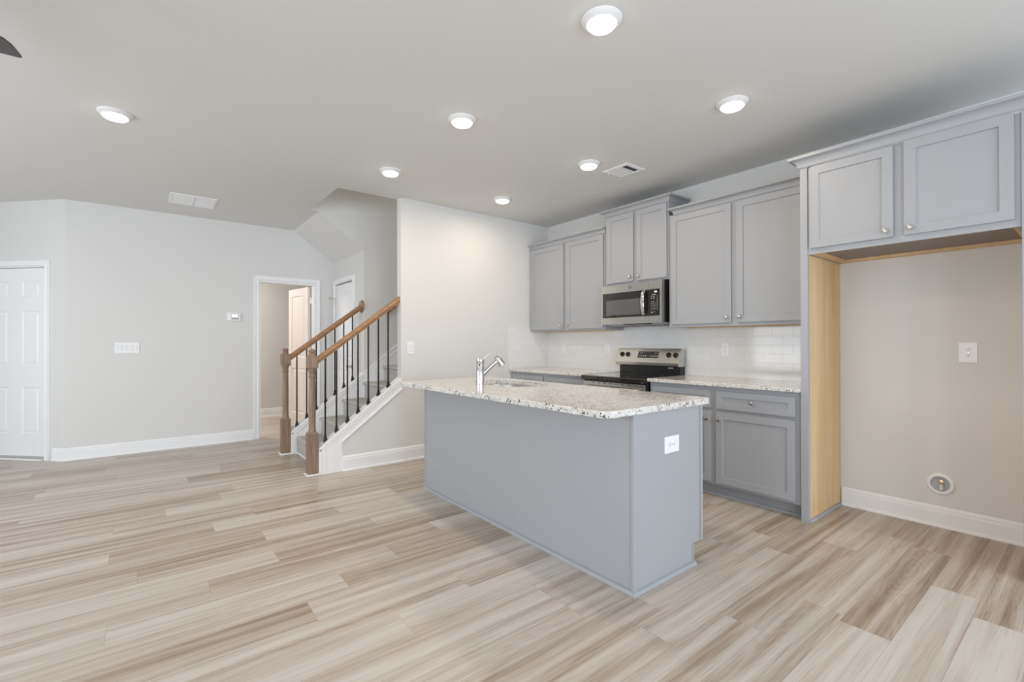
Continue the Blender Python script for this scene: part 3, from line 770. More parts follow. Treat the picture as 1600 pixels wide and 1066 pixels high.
# ------------------------------------------------------------------ base cabinets
XB = 3.572      # face frame plane
XBD = 3.553     # door fronts
def base_cab(label, y0, y1, units, finished=False):
    r = thing('base_cabinet', label, 'cabinet', ((XB+XK)/2, (y0+y1)/2, 0))
    mb = MB().box(XB+0.019, XK-0.001, y0, y1, 0.10, 0.883)
    link('cabinet_box', mb, GREY, r)
    mb = MB().box(XB, XB+0.019, y0, y1, 0.102, 0.884); link('face_frame', mb, GREY, r)
    mb = MB().box(XB+0.075, XB+0.087, y0, y1, 0.0, 0.10)
    mb.sweep([(XB+0.075, y1), (XB+0.075, y0)], [(0, 0), (0.014, 0), (0.014, 0.006), (0.008, 0.016), (0, 0.018)], lambda x, y, z: (x, y, z))
    link('toe_kick', mb, GREY, r)
    for (a, b, side) in units:
        front('drawer', r, a, b, 0.710, 0.848, XBD, ((a+b)/2, 0.779), 0.040 if False else 0.045)
        ky = a+0.030 if side == 'r' else b-0.030
        front('door', r, a, b, 0.125, 0.684, XBD, (ky, 0.621))
    return r
base_cab('grey base cabinet right of the range, two drawers over two doors', 1.304, 2.536, [(1.341, 1.915, 'l'), (1.958, 2.512, 'r')])
base_cab('grey base cabinet in the corner, left of the range', 3.312, YS-0.001, [(3.345, 3.920, 'l'), (3.965, 4.515, 'r')])

def slab(mb, x0, x1, y0, y1, z0, z1): return mb.box(x0, x1, y0, y1, z0, z1)
ct = link('granite_countertop', slab(MB(), 3.525, XK-0.011, 1.304, 2.540, 0.885, 0.915), GRANITE, None, 0.004, (3.85, 1.92, 0.885))
tag(ct, 'speckled granite countertop on the base cabinet right of the range', 'countertop')
ct = link('granite_countertop', slab(MB(), 3.525, XK-0.011, 3.308, YS-0.011, 0.885, 0.915), GRANITE, None, 0.004, (3.85, 3.92, 0.885))
tag(ct, 'speckled granite countertop in the corner, left of the range', 'countertop')

# tiled backsplash (kitchen wall and return on the stair wall)
mb = MB().box(XK-0.009, XK-0.0005, 1.304, YS-0.0005, 0.915, 1.3715).box(XK-0.009, XK-0.0005, 2.542, 3.307, 1.3715, 1.410)
mb.box(3.523, XK-0.009, YS-0.009, YS-0.0005, 0.9155, 1.430)
mb.box(XK-0.009, XK-0.0005, 2.542, 3.307, 0.86, 0.915)
bs = link('tiled_backsplash', mb, TILE); tag(bs, 'white subway tile backsplash between the countertops and wall cabinets', 'backsplash')

# ------------------------------------------------------------------ island
IX0, IX1, IY0, IY1 = 1.872, 2.485, 1.425, 3.582
isl = thing('kitchen_island', 'blue-grey painted island with flat panels under a granite top', 'island', (2.18, 2.50, 0))
mb = MB().box(IX0, IX0+0.016, IY0+0.012, IY1, 0, 0.884)
mb.box(IX0+0.016, IX1-0.01, IY1-0.016, IY1, 0.1, 0.884).box(IX0+0.016, IX1-0.02, IY0+0.03, IY1-0.016, 0.10, 0.115)
link('back_panel', mb, GREY, isl)
mb = MB().prism([(IX0+0.001, 0), (IX1-0.085, 0), (IX1-0.085, 0.118), (IX1, 0.118), (IX1, 0.884), (IX0+0.001, 0.884)], lambda a, b: (a, IY0, b), lambda a, b: (a, IY0+0.016, b))
link('end_panel', mb, GREY, isl)
for bx_ in ((IX0-0.006, IX0+0.018, IY0-0.006, IY0+0.014, 0.0, 0.884), (IX1-0.018, IX1+0.004, IY0-0.006, IY0, 0.118, 0.884), (IX0-0.005, IX0+0.01, IY1-0.012, IY1+0.005, 0, 0.884), (IX1-0.095, IX1-0.083, IY0-0.004, IY0, 0.018, 0.118)):
    link('corner_moulding', MB().box(*bx_), GREY, isl, 0.002)
mb = MB().sweep([(IX1-0.078, IY0-0.001), (IX0-0.002, IY0-0.001), (IX0-0.002, IY1+0.004)][::-1], [(0, 0), (0.016, 0), (0.016, 0.006), (0.010, 0.016), (0, 0.020)], lambda x, y, z: (x, y, z))
link('shoe_moulding', mb, GREY, isl)
mb = MB().box(IX1-0.085, IX1-0.070, IY0+0.016, IY1-0.01, 0, 0.10); link('toe_kick', mb, GREY, isl)
# kitchen side fronts of the island (face +X)
def front_px(root, y0, y1, z0, z1, kn, name):
    mp = lambda u, w_, d: (IX1+0.019+d, y0+u, z0+w_)
    d = merge(link(name, panel_slab(y1-y0, z1-z0, 0.019, [(0.054, y1-y0-0.054, 0.045, z1-z0-0.045)], mp, raised=False), GREY, root))
    mb = MB().lathe([(0.008, 0), (0.0055, 0.012), (0.0145, 0.019), (0.0155, 0.023), (0.006, 0.031)], (IX1+0.019, kn[0], kn[1]), (1, 0, 0), 18)
    link('knob', mb, NICKEL, d)
mb = MB().box(IX1-0.019, IX1, IY0+0.02, IY1-0.016, 0.102, 0.884); link('face_frame', mb, GREY, isl)
for a, b in ((1.47, 1.93), (1.97, 2.36), (2.40, 2.79), (2.83, 3.17), (3.2, 3.55)):
    front_px(isl, a, b, 0.710, 0.848, ((a+b)/2, 0.779), 'drawer'); front_px(isl, a, b, 0.125, 0.684, (a+0.03, 0.62), 'door')

# island countertop with the oval sink cut-out
TX0, TX1, TY0, TY1, TZ0, TZ1 = 1.645, 2.562, 1.400, 3.605, 0.884, 0.915
SX, SY, SA, SB = 2.262, 2.905, 0.205, 0.335     # sink centre and half sizes
def sink_pt(t, g=0.0):
    c, s = math.cos(t), math.sin(t); e = 0.62
    return (SX + (SA+g)*math.copysign(abs(c)**e, c), SY + (SB+g)*math.copysign(abs(s)**e, s))
def counter_with_hole():
    import bmesh
    n = 48; r = 0.05; mb = MB()
    out = []
    for cx, cy, a0 in ((TX1-0.02, TY1-0.02, 0), (TX0+r, TY1-r, 90), (TX0+r, TY0+r, 180), (TX1-r, TY0+r, 270)):
        rr = 0.02 if a0 == 0 else r
        for k in range(7):
            a = math.radians(a0 + 90*k/6); out.append((cx+rr*math.cos(a), cy+rr*math.sin(a)))
    inn = [sink_pt(2*math.pi*k/n) for k in range(n)]
    bm = bmesh.new()
    def ring(pts, z): return [bm.verts.new((p[0], p[1], z)) for p in pts]
    b = 0.004
    ob, ot = ring(out, TZ0), ring(out, TZ1-b)
    cx, cy = (TX0+TX1)/2, (TY0+TY1)/2
    out2 = [(p[0] - math.copysign(b, p[0]-cx), p[1] - math.copysign(b, p[1]-cy)) for p in out]
    ot2 = ring(out2, TZ1)
    ib, it = ring(inn, TZ0), ring(inn, TZ1)
    def side(A, B):
        for i in range(len(A)):
            j = (i+1) % len(A); bm.faces.new((A[i], A[j], B[j], B[i]))
    side(ob, ot); side(ot, ot2); side(ib, it)
    for A, B in ((ot2, it), (ob, ib)):
        es = []
        for R in (A, B):
            for i in range(len(R)):
                e = bm.edges.get((R[i], R[(i+1) % len(R)])) or bm.edges.new((R[i], R[(i+1) % len(R)])); es.append(e)
        bmesh.ops.triangle_fill(bm, use_beauty=True, use_dissolve=False, edges=es)
    bmesh.ops.recalc_face_normals(bm, faces=bm.faces)
    me = bpy.data.meshes.new('island_countertop'); bm.to_mesh(me); bm.free(); me.materials.append(GRANITE)
    o = bpy.data.objects.new('island_countertop', me); COL.objects.link(o); return o
tag(counter_with_hole(), 'speckled granite island countertop with rounded corners and a sink cut-out', 'countertop')
# sink
sk_ = thing('undermount_sink', 'stainless steel undermount sink in the island countertop', 'sink', (SX, SY, 0.7))
def bowl():
    n = 48; mb = MB(); prof = [(0.014, 0.882), (-0.004, 0.882), (-0.010, 0.86), (-0.015, 0.74), (-0.03, 0.715), (-0.06, 0.705)]
    v = []
    for g, z in prof:
        for k in range(n):
            x, y = sink_pt(2*math.pi*k/n, g); v.append((x, y, z))
    f = [(i*n+k, i*n+(k+1) % n, (i+1)*n+(k+1) % n, (i+1)*n+k) for i in range(len(prof)-1) for k in range(n)]
    f.append(tuple((len(prof)-1)*n+k for k in range(n)))
    mb.add(v, f, True); return mb
o_ = link('bowl', bowl(), STEEL, sk_)
so = o_.modifiers.new('solid', 'SOLIDIFY'); so.thickness = 0.002; so.offset = 0
link('drain', MB().lathe([(0.045, 0), (0.045, 0.003), (0.03, 0.004), (0.02, 0.001)], (SX, SY, 0.706)), CHROME, sk_)
# faucet
fx, fy = 1.985, 2.915
fa = thing('faucet', 'chrome single-lever pull-out faucet standing on the island', 'faucet', (fx, fy, 0.915))
link('body', MB().lathe([(0.034, 0), (0.034, 0.004), (0.0295, 0.006), (0.0295, 0.150), (0.0285, 0.152), (0.0285, 0.156), (0.0295, 0.158), (0.0295, 0.192), (0.024, 0.197), (0, 0.198)], (fx, fy, 0.915), seg=36), CHROME, fa)
# spout leans towards the sink (+X) and to the right in the view
sd_ = Vector((0.94, -0.34, 0)).normalized()
def fp_(d, z): p = Vector((fx, fy, 0.915)) + sd_*d; return (p.x, p.y, 0.915+z)
sp = link('spout', MB().tube([fp_(0.010, 0.055), fp_(0.03, 0.09), fp_(0.055, 0.115), fp_(0.128, 0.178)], [0.011, 0.0155, 0.015, 0.0145], 20), CHROME, fa)
link('spray_head', MB().tube([fp_(0.116, 0.212), fp_(0.122, 0.208), fp_(0.142, 0.190), fp_(0.160, 0.166), fp_(0.170, 0.152), fp_(0.173, 0.148)], [0.006, 0.016, 0.024, 0.028, 0.029, 0.025], 20), CHROME, fa)
link('lever', MB().tube([fp_(0.018, 0.190), fp_(0.045, 0.215), fp_(0.085, 0.250)], [0.0055, 0.005, 0.0055], 12), CHROME, fa)
link('indicator', MB().lathe([(0.006, 0), (0.006, 0.002)], (fx-0.0215, fy-0.0215, 1.068), (-1, -1, 0)), DARKP, fa)

# ------------------------------------------------------------------ outlets, switches
def outlet(y, z, xf, label, w_=0.072, h=0.118, horizontal=False, plane='X', group=None, color=PLASTIC):
    """plane X: on a wall facing -X (at X = xf); plane Y: facing -Y (at Y = xf)"""
    def P(u, v, d): return (xf-d, y-u, z+v) if plane == 'X' else (y+u, xf-d, z+v)
    r = thing('wall_outlet', label, 'outlet', P(0, 0, 0), group)
    def pbox(mb, u0, u1, v0, v1, d0, d1):
        v = [P(u, vv, d) for d in (d0, d1) for vv in (v0, v1) for u in (u0, u1)]
        mb.add(v, [(0,2,3,1),(4,5,7,6),(0,1,5,4),(2,6,7,3),(0,4,6,2),(1,3,7,5)])
    mb = MB(); pbox(mb, -w_/2, w_/2, -h/2, h/2, 0, 0.005); link('cover_plate', mb, color, r, 0.002)
    for s in (-1, 1):
        cu, cv = (s*0.020, 0) if horizontal else (0, s*0.020)
        n = 20; prof = []
        for k in range(n):
            t = 2*math.pi*k/n; a, b = 0.0168*math.cos(t), 0.0168*math.sin(t)
            if horizontal: a = max(-0.0135, min(0.0135, a))
            else: b = max(-0.0135, min(0.0135, b))
            prof.append((cu+a, cv+b))
        mb = MB().prism(prof, lambda a, b: P(a, b, 0.004), lambda a, b: P(a, b, 0.0072)); rc = link('receptacle', mb, color, r)
        mb = MB()
        for q in (-1, 1):
            if horizontal: pbox(mb, cu-0.002, cu+0.006, q*0.006-0.0012, q*0.006+0.0012, 0.0070, 0.0076)
            else: pbox(mb, q*0.006-0.0012, q*0.006+0.0012, cv-0.002, cv+0.006, 0.0070, 0.0076)
        if horizontal: pbox(mb, cu-0.010, cu-0.0055, -0.002, 0.002, 0.0070, 0.0076)
        else: pbox(mb, -0.002, 0.002, cv-0.010, cv-0.0055, 0.0070, 0.0076)
        link('slots', mb, DARKP, rc)
    mb = MB().lathe([(0.003, 0), (0.003, 0.001)], P(0, 0, 0.005), (-1, 0, 0) if plane == 'X' else (0, -1, 0), 10)
    link('screw', mb, NICKEL, r)
    return r
outlet(0.553, 1.165, XK, 'white outlet on the bare wall of the refrigerator recess', 0.088, 0.130)
outlet(2.153, 1.168, XK-0.009, 'white outlet on the tile right of the range')
outlet(3.528, 1.166, XK-0.009, 'white outlet on the tile just left of the range')
outlet(4.247, 1.166, XK-0.009, 'white outlet on the tile nearest the corner of the kitchen')
outlet(2.190, 0.695, IY0, 'white outlet set sideways on the end of the island', 0.132, 0.088, True, 'Y')

def rocker(x, z, yf, n, w_, h, label):
    r = thing('light_switch', label, 'switch', (x, yf, z))
    link('cover_plate', MB().box(x-w_/2, x+w_/2, yf-0.006, yf, z-h/2, z+h/2), PLASTIC, r, 0.003)
    for k in range(n):
        cx = x + (k-(n-1)/2)*0.046
        mb = MB().prism([(0, -0.033), (0, 0.033), (0.004, 0.031), (0.0015, 0), (0.0055, -0.031)], lambda a, b: (cx-0.0165, yf-0.005-a, z+b), lambda a, b: (cx+0.0165, yf-0.005-a, z+b))
        rk = link('rocker', mb, PLASTIC, r)
        fr = MB().box(cx-0.0185, cx-0.0170, yf-0.0066, yf-0.005, z-0.035, z+0.035).box(cx+0.0170, cx+0.0185, yf-0.0066, yf-0.005, z-0.035, z+0.035)
        link('rocker_gap', fr, mat('switch_gap', (0.42, 0.42, 0.42), 0.6), rk)
    return r
rocker(-0.155, 1.184, YL, 4, 0.212, 0.118, 'white four-gang switch plate on the wall left of the doorway')
rocker(2.214, 1.180, YS, 1, 0.080, 0.128, 'white single switch on the wall beside the stairs')
tm = thing('thermostat', 'small white thermostat on the wall beside the doorway', 'thermostat', (0.878, YL, 1.565))
link('housing', MB().box(0.803, 0.950, YL-0.022, YL, 1.512, 1.620), PLASTIC, tm, 0.006)
link('bezel', MB().box(0.845, 0.930, YL-0.025, YL-0.021, 1.525, 1.605), mat('thermostat_bezel', (0.62, 0.62, 0.60), 0.4), tm, 0.003)
link('screen', MB().box(0.852, 0.920, YL-0.027, YL-0.024, 1.556, 1.596), SCREEN, tm)
link('button_strip', MB().box(0.853, 0.919, YL-0.0265, YL-0.024, 1.541, 1.550), mat('strip_grey', (0.16, 0.15, 0.14), 0.5), tm)

# recessed ice-maker water box
wb = thing('water_supply_box', 'round white recessed water supply box low on the recess wall', 'water box', (XK, 0.690, 0.286))
c = (XK-0.0005, 0.690, 0.286)
link('trim_ring', MB().lathe([(0.0485, 0.001), (0.049, 0.010), (0.053, 0.013), (0.066, 0.010), (0.072, 0.003), (0.072, 0)], c, (-1, 0, 0), 40, capped=False), PLASTIC, wb)
link('cup', MB().lathe([(0.0, 0.0005), (0.046, 0.001), (0.0505, 0.006)], c, (-1, 0, 0), 32, capped=False), mat('grey_cup', (0.42, 0.42, 0.45), 0.5), wb)
vv = link('valve', MB().lathe([(0.010, 0), (0.010, 0.012), (0.014, 0.013), (0.014, 0.020), (0.006, 0.022)], (XK-0.001, 0.684, 0.302), (-1, 0, 0), 16).tube([(XK-0.010, 0.684, 0.300), (XK-0.012, 0.684, 0.272)], 0.0085), BRASS, wb)
link('hose_stub', MB().tube([(XK-0.012, 0.684, 0.285), (XK-0.013, 0.684, 0.250)], 0.0105), mat('white_hose', (0.7, 0.7, 0.68), 0.4), wb)

# ------------------------------------------------------------------ recessed lights
LIGHTS = [(1.690, 1.464, 'recessed ceiling light nearest the camera, looking largest, above the near end of the island'),
          (2.930, 1.463, 'recessed ceiling light closest to the cabinet over the refrigerator recess'),
          (1.696, 2.706, 'recessed ceiling light above the middle of the island'),
          (2.964, 2.713, 'recessed ceiling light right beside the square kitchen ceiling vent'),
          (1.702, 3.901, 'recessed ceiling light in front of the stair opening'),
          (2.967, 3.938, 'recessed ceiling light nearest the corner wall cabinet'),
          (-0.157, 4.040, 'recessed ceiling light alone at the left, in line with the fan blade')]
def make_light(x, y, label):
    r = thing('recessed_light', label, 'ceiling light', (x, y, CEIL), 'recessed ceiling lights')
    link('trim_ring', MB().lathe([(0.095, 0), (0.095, 0.005), (0.091, 0.010), (0.073, 0.023), (0.069, 0.024), (0.067, 0.021)], (x, y, CEIL), (0, 0, -1), 40, capped=False), mat('light_trim', (0.80, 0.80, 0.79), 0.4), r)
    link('lens', MB().lathe([(0.0675, 0.020), (0.0675, 0.027), (0.060, 0.035), (0.040, 0.039), (0, 0.040)], (x, y, CEIL), (0, 0, -1), 40, capped=False), LENS, r)
    return r
l0 = None
for i, (x, y, lb) in enumerate(LIGHTS):
    if i == 0: l0 = make_light(x, y, lb)
    else: dup(l0, (x, y, CEIL), lb)
    area('downlight', (x, y, CEIL-0.042), (0, 0, -1), 0.12, 0.12, 5.4, (1.0, 0.83, 0.62), 180, 'DISK')

# ceiling vents
vt = thing('ceiling_vent', 'small white supply vent in the kitchen ceiling with a dark slot', 'vent', (3.322, 2.628, CEIL))
a0, a1, b0, b1 = 3.195, 3.448, 2.492, 2.764
link('frame', MB().sweep([(a0, b0), (a0, b1), (a1, b1), (a1, b0)], [(0, 0), (0.040, 0), (0.040, 0.006), (0.030, 0.010), (0.006, 0.006), (0, 0.002)], lambda x, y, h: (x, y, CEIL-h), closed=True), PLASTIC, vt)
link('duct', MB().box(a0+0.04, a1-0.04, b0+0.04, b1-0.04, CEIL-0.002, CEIL-0.0005), mat('duct_dark', (0.05, 0.05, 0.05), 0.8), vt)
for k in range(9):
    y = b0+0.050 + k*0.0205
    tilt = 0.010 if k > 2 else -0.004
    if k in (0, 1): continue
    mb = MB().prism([(y, CEIL-0.002), (y+tilt+0.006, CEIL-0.011), (y+tilt+0.008, CEIL-0.010), (y+0.003, CEIL-0.002)], lambda a, b: (a0+0.038, a, b), lambda a, b: (a1-0.038, a, b))
    link('louvre', mb, PLASTIC, vt)
link('lever', MB().lathe([(0.006, 0), (0.006, 0.012), (0.003, 0.014)], (a0+0.06, b1-0.018, CEIL-0.006), (0, 0, -1), 12), PLASTIC, vt)
rg = thing('return_air_grille', 'wide white return air grille in the ceiling near the left wall', 'vent', (0.40, 6.01, CEIL))
a0, a1, b0, b1 = 0.195, 0.610, 5.800, 6.230
link('frame', MB().sweep([(a0, b0), (a0, b1), (a1, b1), (a1, b0)], [(0, 0), (0.028, 0), (0.028, 0.005), (0.020, 0.009), (0.004, 0.006), (0, 0.002)], lambda x, y, h: (x, y, CEIL-h), closed=True), PLASTIC, rg)
link('centre_bar', MB().box((a0+a1)/2-0.006, (a0+a1)/2+0.006, b0+0.02, b1-0.02, CEIL-0.010, CEIL), PLASTIC, rg)
mb = MB()
for k in range(28):
    y = b0+0.03+k*0.0134
    mb.prism([(y, CEIL-0.001), (y+0.012, CEIL-0.008), (y+0.0135, CEIL-0.0075), (y+0.003, CEIL-0.001)], lambda a, b: (a0+0.026, a, b), lambda a, b: (a1-0.026, a, b))
link('louvres', mb, PLASTIC, rg)

# ceiling fan (only a blade tip reaches the picture)
FCX, FCY, FZ = -1.082, 2.715, 2.42
fan = thing('ceiling_fan', 'dark wood ceiling fan, only one blade tip in view at the left', 'fan', (FCX, FCY, CEIL))
link('canopy', MB().lathe([(0.07, 0), (0.07, 0.03), (0.03, 0.06)], (FCX, FCY, CEIL), (0, 0, -1)), BLACK, fan)
link('downrod', MB().lathe([(0.014, 0.05), (0.014, 0.24)], (FCX, FCY, CEIL), (0, 0, -1)), BLACK, fan)
link('motor_housing', MB().lathe([(0.03, 0.23), (0.11, 0.26), (0.12, 0.34), (0.09, 0.38), (0.0, 0.385)], (FCX, FCY, CEIL), (0, 0, -1)), BLACK, fan)
for k in range(5):
    a = math.radians(72*k); ca, sa = math.cos(a), math.sin(a)
    prof = [(0.16, -0.060), (0.58, -0.085), (0.630, -0.084), (0.650, -0.060), (0.665, -0.02), (0.672, 0.03), (0.678, 0.075), (0.670, 0.084), (0.58, 0.085), (0.16, 0.060)]
    def bp(u, v, dz): return (FCX+u*ca-v*sa, FCY+u*sa+v*ca, FZ+0.04*v+dz)
    link('blade', MB().prism(prof, lambda u, v: bp(u, v, 0), lambda u, v: bp(u, v, 0.007)), FANW, fan, 0.002)
    link('blade_arm', MB().prism([(0.09, -0.02), (0.22, -0.03), (0.22, 0.03), (0.09, 0.02)], lambda u, v: bp(u, v, 0.007), lambda u, v: bp(u, v, 0.012)), BLACK, fan)

# ------------------------------------------------------------------ range
RY0, RY1 = 2.546, 3.302
rg_ = thing('electric_range', 'stainless and black electric range between the base cabinets', 'range', (3.83, 2.924, 0))
mb = MB().box(3.530, XK-0.012, RY0, RY1, 0.06, 0.868); link('body', mb, BLACK, rg_, 0.003)
mb = MB().box(3.60, XK-0.05, RY0+0.03, RY1-0.03, 0.0, 0.06); link('plinth', mb, BLACK, rg_)
mb = MB().prism([(3.492, 0.868), (3.486, 0.876), (3.486, 0.898), (3.494, 0.907), (4.075, 0.911), (4.075, 0.868)], lambda a, b: (a, RY0-0.0015, b), lambda a, b: (a, RY1+0.0015, b))
link('cooktop', mb, BLKGLASS, rg_, 0.002)
# rings printed on the glass
mb = MB()
for (x, y, r) in ((3.66, 2.74, 0.105), (3.66, 3.11, 0.085), (3.93, 2.74, 0.085), (3.93, 3.11, 0.105)):
    z = 0.907 + (x-3.494)*0.0069 + 0.0004
    mb.lathe([(r, 0), (r-0.003, 0)], (x, y, z+0.0004), (0, 0, 1), 36, capped=False)
link('burner_marks', mb, mat('burner_print', (0.10, 0.10, 0.10), 0.3), rg_)
# oven door with handle
dr = link('oven_door', MB().box(3.505, 3.530, RY0+0.004, RY1-0.004, 0.215, 0.850), STEEL, rg_, 0.004)
link('window', MB().box(3.5030, 3.506, RY0+0.10, RY1-0.10, 0.36, 0.68), BLKGLASS, dr)
mb = MB().tube([(3.462, RY0+0.03, 0.800), (3.462, RY1-0.03, 0.800)], 0.012, 14).box(3.462, 3.506, RY0+0.05, RY0+0.075, 0.790, 0.810).box(3.462, 3.506, RY1-0.075, RY1-0.05, 0.790, 0.810)
link('handle', mb, STEEL, dr)
mb = MB()
for k in range(7):
    y = RY0+0.16 + k*0.072; mb.box(3.5035, 3.5052, y, y+0.035, 0.836, 0.842)
link('vent_slots', mb, DARKP, dr)
link('storage_drawer', MB().box(3.508, 3.530, RY0+0.004, RY1-0.004, 0.065, 0.205), STEEL, rg_, 0.004)
# backguard
mb = MB().box(4.085, XK-0.012, RY0+0.010, RY1-0.010, 0.868, 1.160); link('backguard', mb, BLACK, rg_, 0.003)
mb = MB().prism([(4.030, 1.000), (4.040, 0.996), (XK-0.030, 0.996), (XK-0.030, 1.172), (4.085, 1.172), (4.026, 1.030)], lambda a, b: (a, RY0-0.002, b), lambda a, b: (a, RY1+0.002, b))
cp = link('control_panel', mb, STEEL, rg_, 0.003)
mb = MB().prism([(4.040, 0.99), (XK-0.012, 0.87), (XK-0.012, 1.175), (4.09, 1.175)], lambda a, b: (a, RY0-0.0030, b), lambda a, b: (a, RY0+0.004, b))
mb.prism([(4.10, 0.995), (4.10, 1.176), (XK-0.011, 1.176), (XK-0.011, 0.86), (4.11, 0.86)], lambda a, b: (a, RY0-0.006, b), lambda a, b: (a, RY0+0.010, b))
# slanted face frame: from (4.026,1.030) to (4.085,1.172)
e0 = Vector((4.026, 0, 1.030)); e1 = Vector((4.085, 0, 1.172)); ev = (e1-e0).normalized(); en = Vector((-ev.z, 0, ev.x))
def cpp(y, t, d): q_ = e0 + ev*t + en*d; return (q_.x, y, q_.z)
def cbox(mb, y0, y1, t0, t1, d0, d1):
    v = [cpp(y, t, d) for d in (d0, d1) for t in (t0, t1) for y in (y0, y1)]
    mb.add(v, [(0,2,3,1),(4,5,7,6),(0,1,5,4),(2,6,7,3),(0,4,6,2),(1,3,7,5)])
mb = MB(); cbox(mb, 2.785, 3.030, 0.050, 0.120, 0.0003, 0.002); dp = link('display', mb, BLKGLASS, cp)
mb = MB()
for i in range(10):
    if i in (4, 5) : continue
    y = 3.008 - i*0.0225
    cbox(mb, y-0.010, y-0.002, 0.064, 0.074, 0.0018, 0.0024)
    cbox(mb, y-0.008, y-0.004, 0.077, 0.080, 0.0018, 0.0024)
for y in (3.005, 2.988, 2.828, 2.806): cbox(mb, y-0.009, y-0.001, 0.100, 0.106, 0.0018, 0.0024)
for y in (2.930, 2.905): cbox(mb, y-0.012, y-0.001, 0.068, 0.071, 0.0018, 0.0024)
link('key_marks', mb, STAMP, dp)
for y in (3.235, 3.160, 2.667, 2.590):
    c_ = cpp(y, 0.085, 0)
    kbm = MB().lathe([(0.026, 0), (0.026, 0.004), (0.021, 0.007), (0.019, 0.020), (0.017, 0.023), (0, 0.024)], c_, tuple(en), 24)
    cbox(kbm, y-0.0045, y+0.0045, 0.085-0.020, 0.085+0.020, 0.020, 0.030)
    k_ = link('knob', kbm, BLACK, cp)
    mm_ = MB(); cbox(mm_, y-0.001, y+0.001, 0.088, 0.104, 0.0300, 0.0306); link('pointer', mm_, STAMP, k_)
mm_ = MB()
for y in (3.235, 3.160, 2.667, 2.590): cbox(mm_, y-0.006, y+0.006, 0.038, 0.042, 0.0, 0.0006)
link('burner_legend', mm_, DARKP, cp)
link('badge', MB().box(4.0835, 4.0855, 2.635, 2.690, 0.976, 0.984), STAMP, rg_)

# ------------------------------------------------------------------ microwave
mw = thing('microwave', 'stainless over-range microwave with black glass door and keypad', 'microwave', (3.98, 2.92, 1.42))
MY0, MY1, MZ0, MZ1, MX = 2.556, 3.292, 1.420, 1.820, 3.785
mb = MB().box(MX+0.035, XK-0.010, MY0+0.001, MY1-0.001, MZ0+0.006, MZ1+0.006); link('body', mb, BLACK, mw, 0.002)
# underside: shallow metal pan with grease filters and the dark exhaust slot
mb = MB().prism([(MX+0.03, MZ0-0.002), (MX+0.10, MZ0-0.012), (XK-0.02, MZ0-0.018), (XK-0.02, MZ0+0.008), (MX+0.03, MZ0+0.008)], lambda a, b: (a, MY0+0.002, b), lambda a, b: (a, MY1-0.002, b))
up_ = link('underside', mb, mat('painted_grey_metal', (0.42, 0.42, 0.42), 0.4, 0.6), mw)
link('exhaust_slot', MB().box(MX+0.004, MX+0.06, 2.70, 3.01, MZ0-0.010, MZ0+0.002), DARKP, mw)
for ya, yb in ((2.62, 2.86), (2.98, 3.22)):
    link('grease_filter', MB().box(MX+0.13, MX+0.30, ya, yb, MZ0-0.020, MZ0-0.0125), mat('filter_mesh', (0.25, 0.25, 0.25), 0.5, 0.8), mw)
# door: frame of steel around glass
SEAM = 2.707
D0, D1 = MX, MX+0.034
dm = MB()
gy0, gy1, gz0, gz1 = 2.744, 3.272, 1.487, 1.740
dm.box(D0, D1, gy1, MY1, MZ0, MZ1).box(D0, D1, SEAM+0.001, gy1, gz1, MZ1).box(D0, D1, SEAM+0.001, gy1, MZ0, gz0)
dm.box(D0+0.002, D1, gy0-0.036, gy0, gz0, gz1)
dd = link('door', dm, STEEL, mw)
link('door_glass', MB().box(D0-0.0005, D1-0.004, SEAM+0.0015, gy1, gz0, gz1), BLKGLASS, dd)
link('door_window', MB().box(D0-0.0015, D0+0.001, 2.803, 3.225, 1.512, 1.666), WINGLASS, dd)
# handle: bowed vertical bar
pts = [(MX-0.006 - 0.036*math.sin(math.pi*t)**0.5, 2.7465, gz0+0.003+(gz1-gz0-0.006)*t) for t in [i/14 for i in range(15)]]
hm = MB()
v = []
for p_ in pts:
    for dx, dy in ((-0.005, -0.017), (-0.008, 0), (-0.005, 0.017), (0.006, 0.017), (0.006, -0.017)): v.append((p_[0]+dx, p_[1]+dy, p_[2]))
f = [(i*5+k, i*5+(k+1) % 5, (i+1)*5+(k+1) % 5, (i+1)*5+k) for i in range(14) for k in range(5)] + [(4, 3, 2, 1, 0), tuple(70+k for k in range(5))]
hm.add(v, f, True); link('handle', hm, mat('polished_steel', (0.78, 0.77, 0.75), 0.12, 1.0), dd)
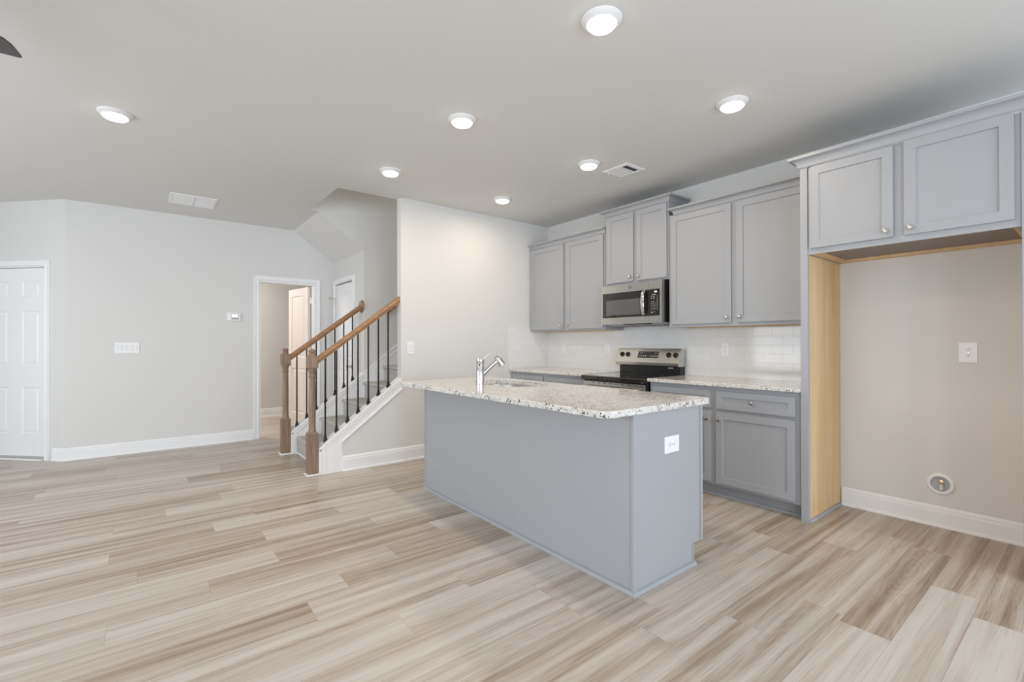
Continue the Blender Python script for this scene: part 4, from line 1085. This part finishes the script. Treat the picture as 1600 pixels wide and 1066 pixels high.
# control side
cm = MB().box(D0, D1, MY0, SEAM-0.001, gz1, MZ1).box(D0, D1, MY0, SEAM-0.001, MZ0, gz0).box(D0, D1, MY0, 2.582, gz0, gz1)
cs_ = link('control_surround', cm, STEEL, mw)
kp = link('keypad', MB().box(D0-0.0005, D1-0.004, 2.582, SEAM-0.001, gz0, gz1), BLKGLASS, mw)
link('clock', MB().box(D0-0.0012, D0, 2.612, 2.640, 1.706, 1.722), SCREEN, kp)
km = MB()
def key(y, z, w_, h): km.box(D0-0.0011, D0-0.0003, y-w_/2, y+w_/2, z-h/2, z+h/2)
for i, y in enumerate((2.671, 2.652, 2.633)):
    for z in (1.607, 1.588, 1.569, 1.550): key(y, z, 0.006, 0.006)
for z in (1.672, 1.650, 1.629, 1.608, 1.588, 1.568, 1.548): key(2.608, z, 0.009, 0.005)
for z in (1.668, 1.652):
    key(2.671, z, 0.010, 0.004); key(2.645, z, 0.016, 0.004)
key(2.645, 1.686, 0.040, 0.004); key(2.655, 1.622, 0.028, 0.003); key(2.668, 1.520, 0.014, 0.010); key(2.638, 1.522, 0.008, 0.007)
link('key_marks', km, STAMP, kp)
# round emblem: ring with two loops inside
em = MB(); cy_, cz_ = 2.925, 1.780
def torus_x(c, R, r, n=28, mseg=6):
    v = []
    for i in range(n):
        a = 2*math.pi*i/n
        for j in range(mseg):
            b = 2*math.pi*j/mseg; rr = R + r*math.cos(b)
            v.append((c[0] - abs(r*math.sin(b))*0.6, c[1] + rr*math.cos(a), c[2] + rr*math.sin(a)))
    f = [(i*mseg+j, ((i+1) % n)*mseg+j, ((i+1) % n)*mseg+(j+1) % mseg, i*mseg+(j+1) % mseg) for i in range(n) for j in range(mseg)]
    em.add(v, f, True)
torus_x((D0-0.0006, cy_, cz_), 0.0145, 0.0012); torus_x((D0-0.0006, cy_+0.0045, cz_+0.001), 0.0048, 0.0009, 18); torus_x((D0-0.0006, cy_-0.0045, cz_-0.001), 0.0048, 0.0009, 18)
link('emblem', em, mat('emblem_grey', (0.28, 0.28, 0.29), 0.3, 0.8), dd)

for o in bpy.data.objects:
    if '_o' in o: del o['_o']
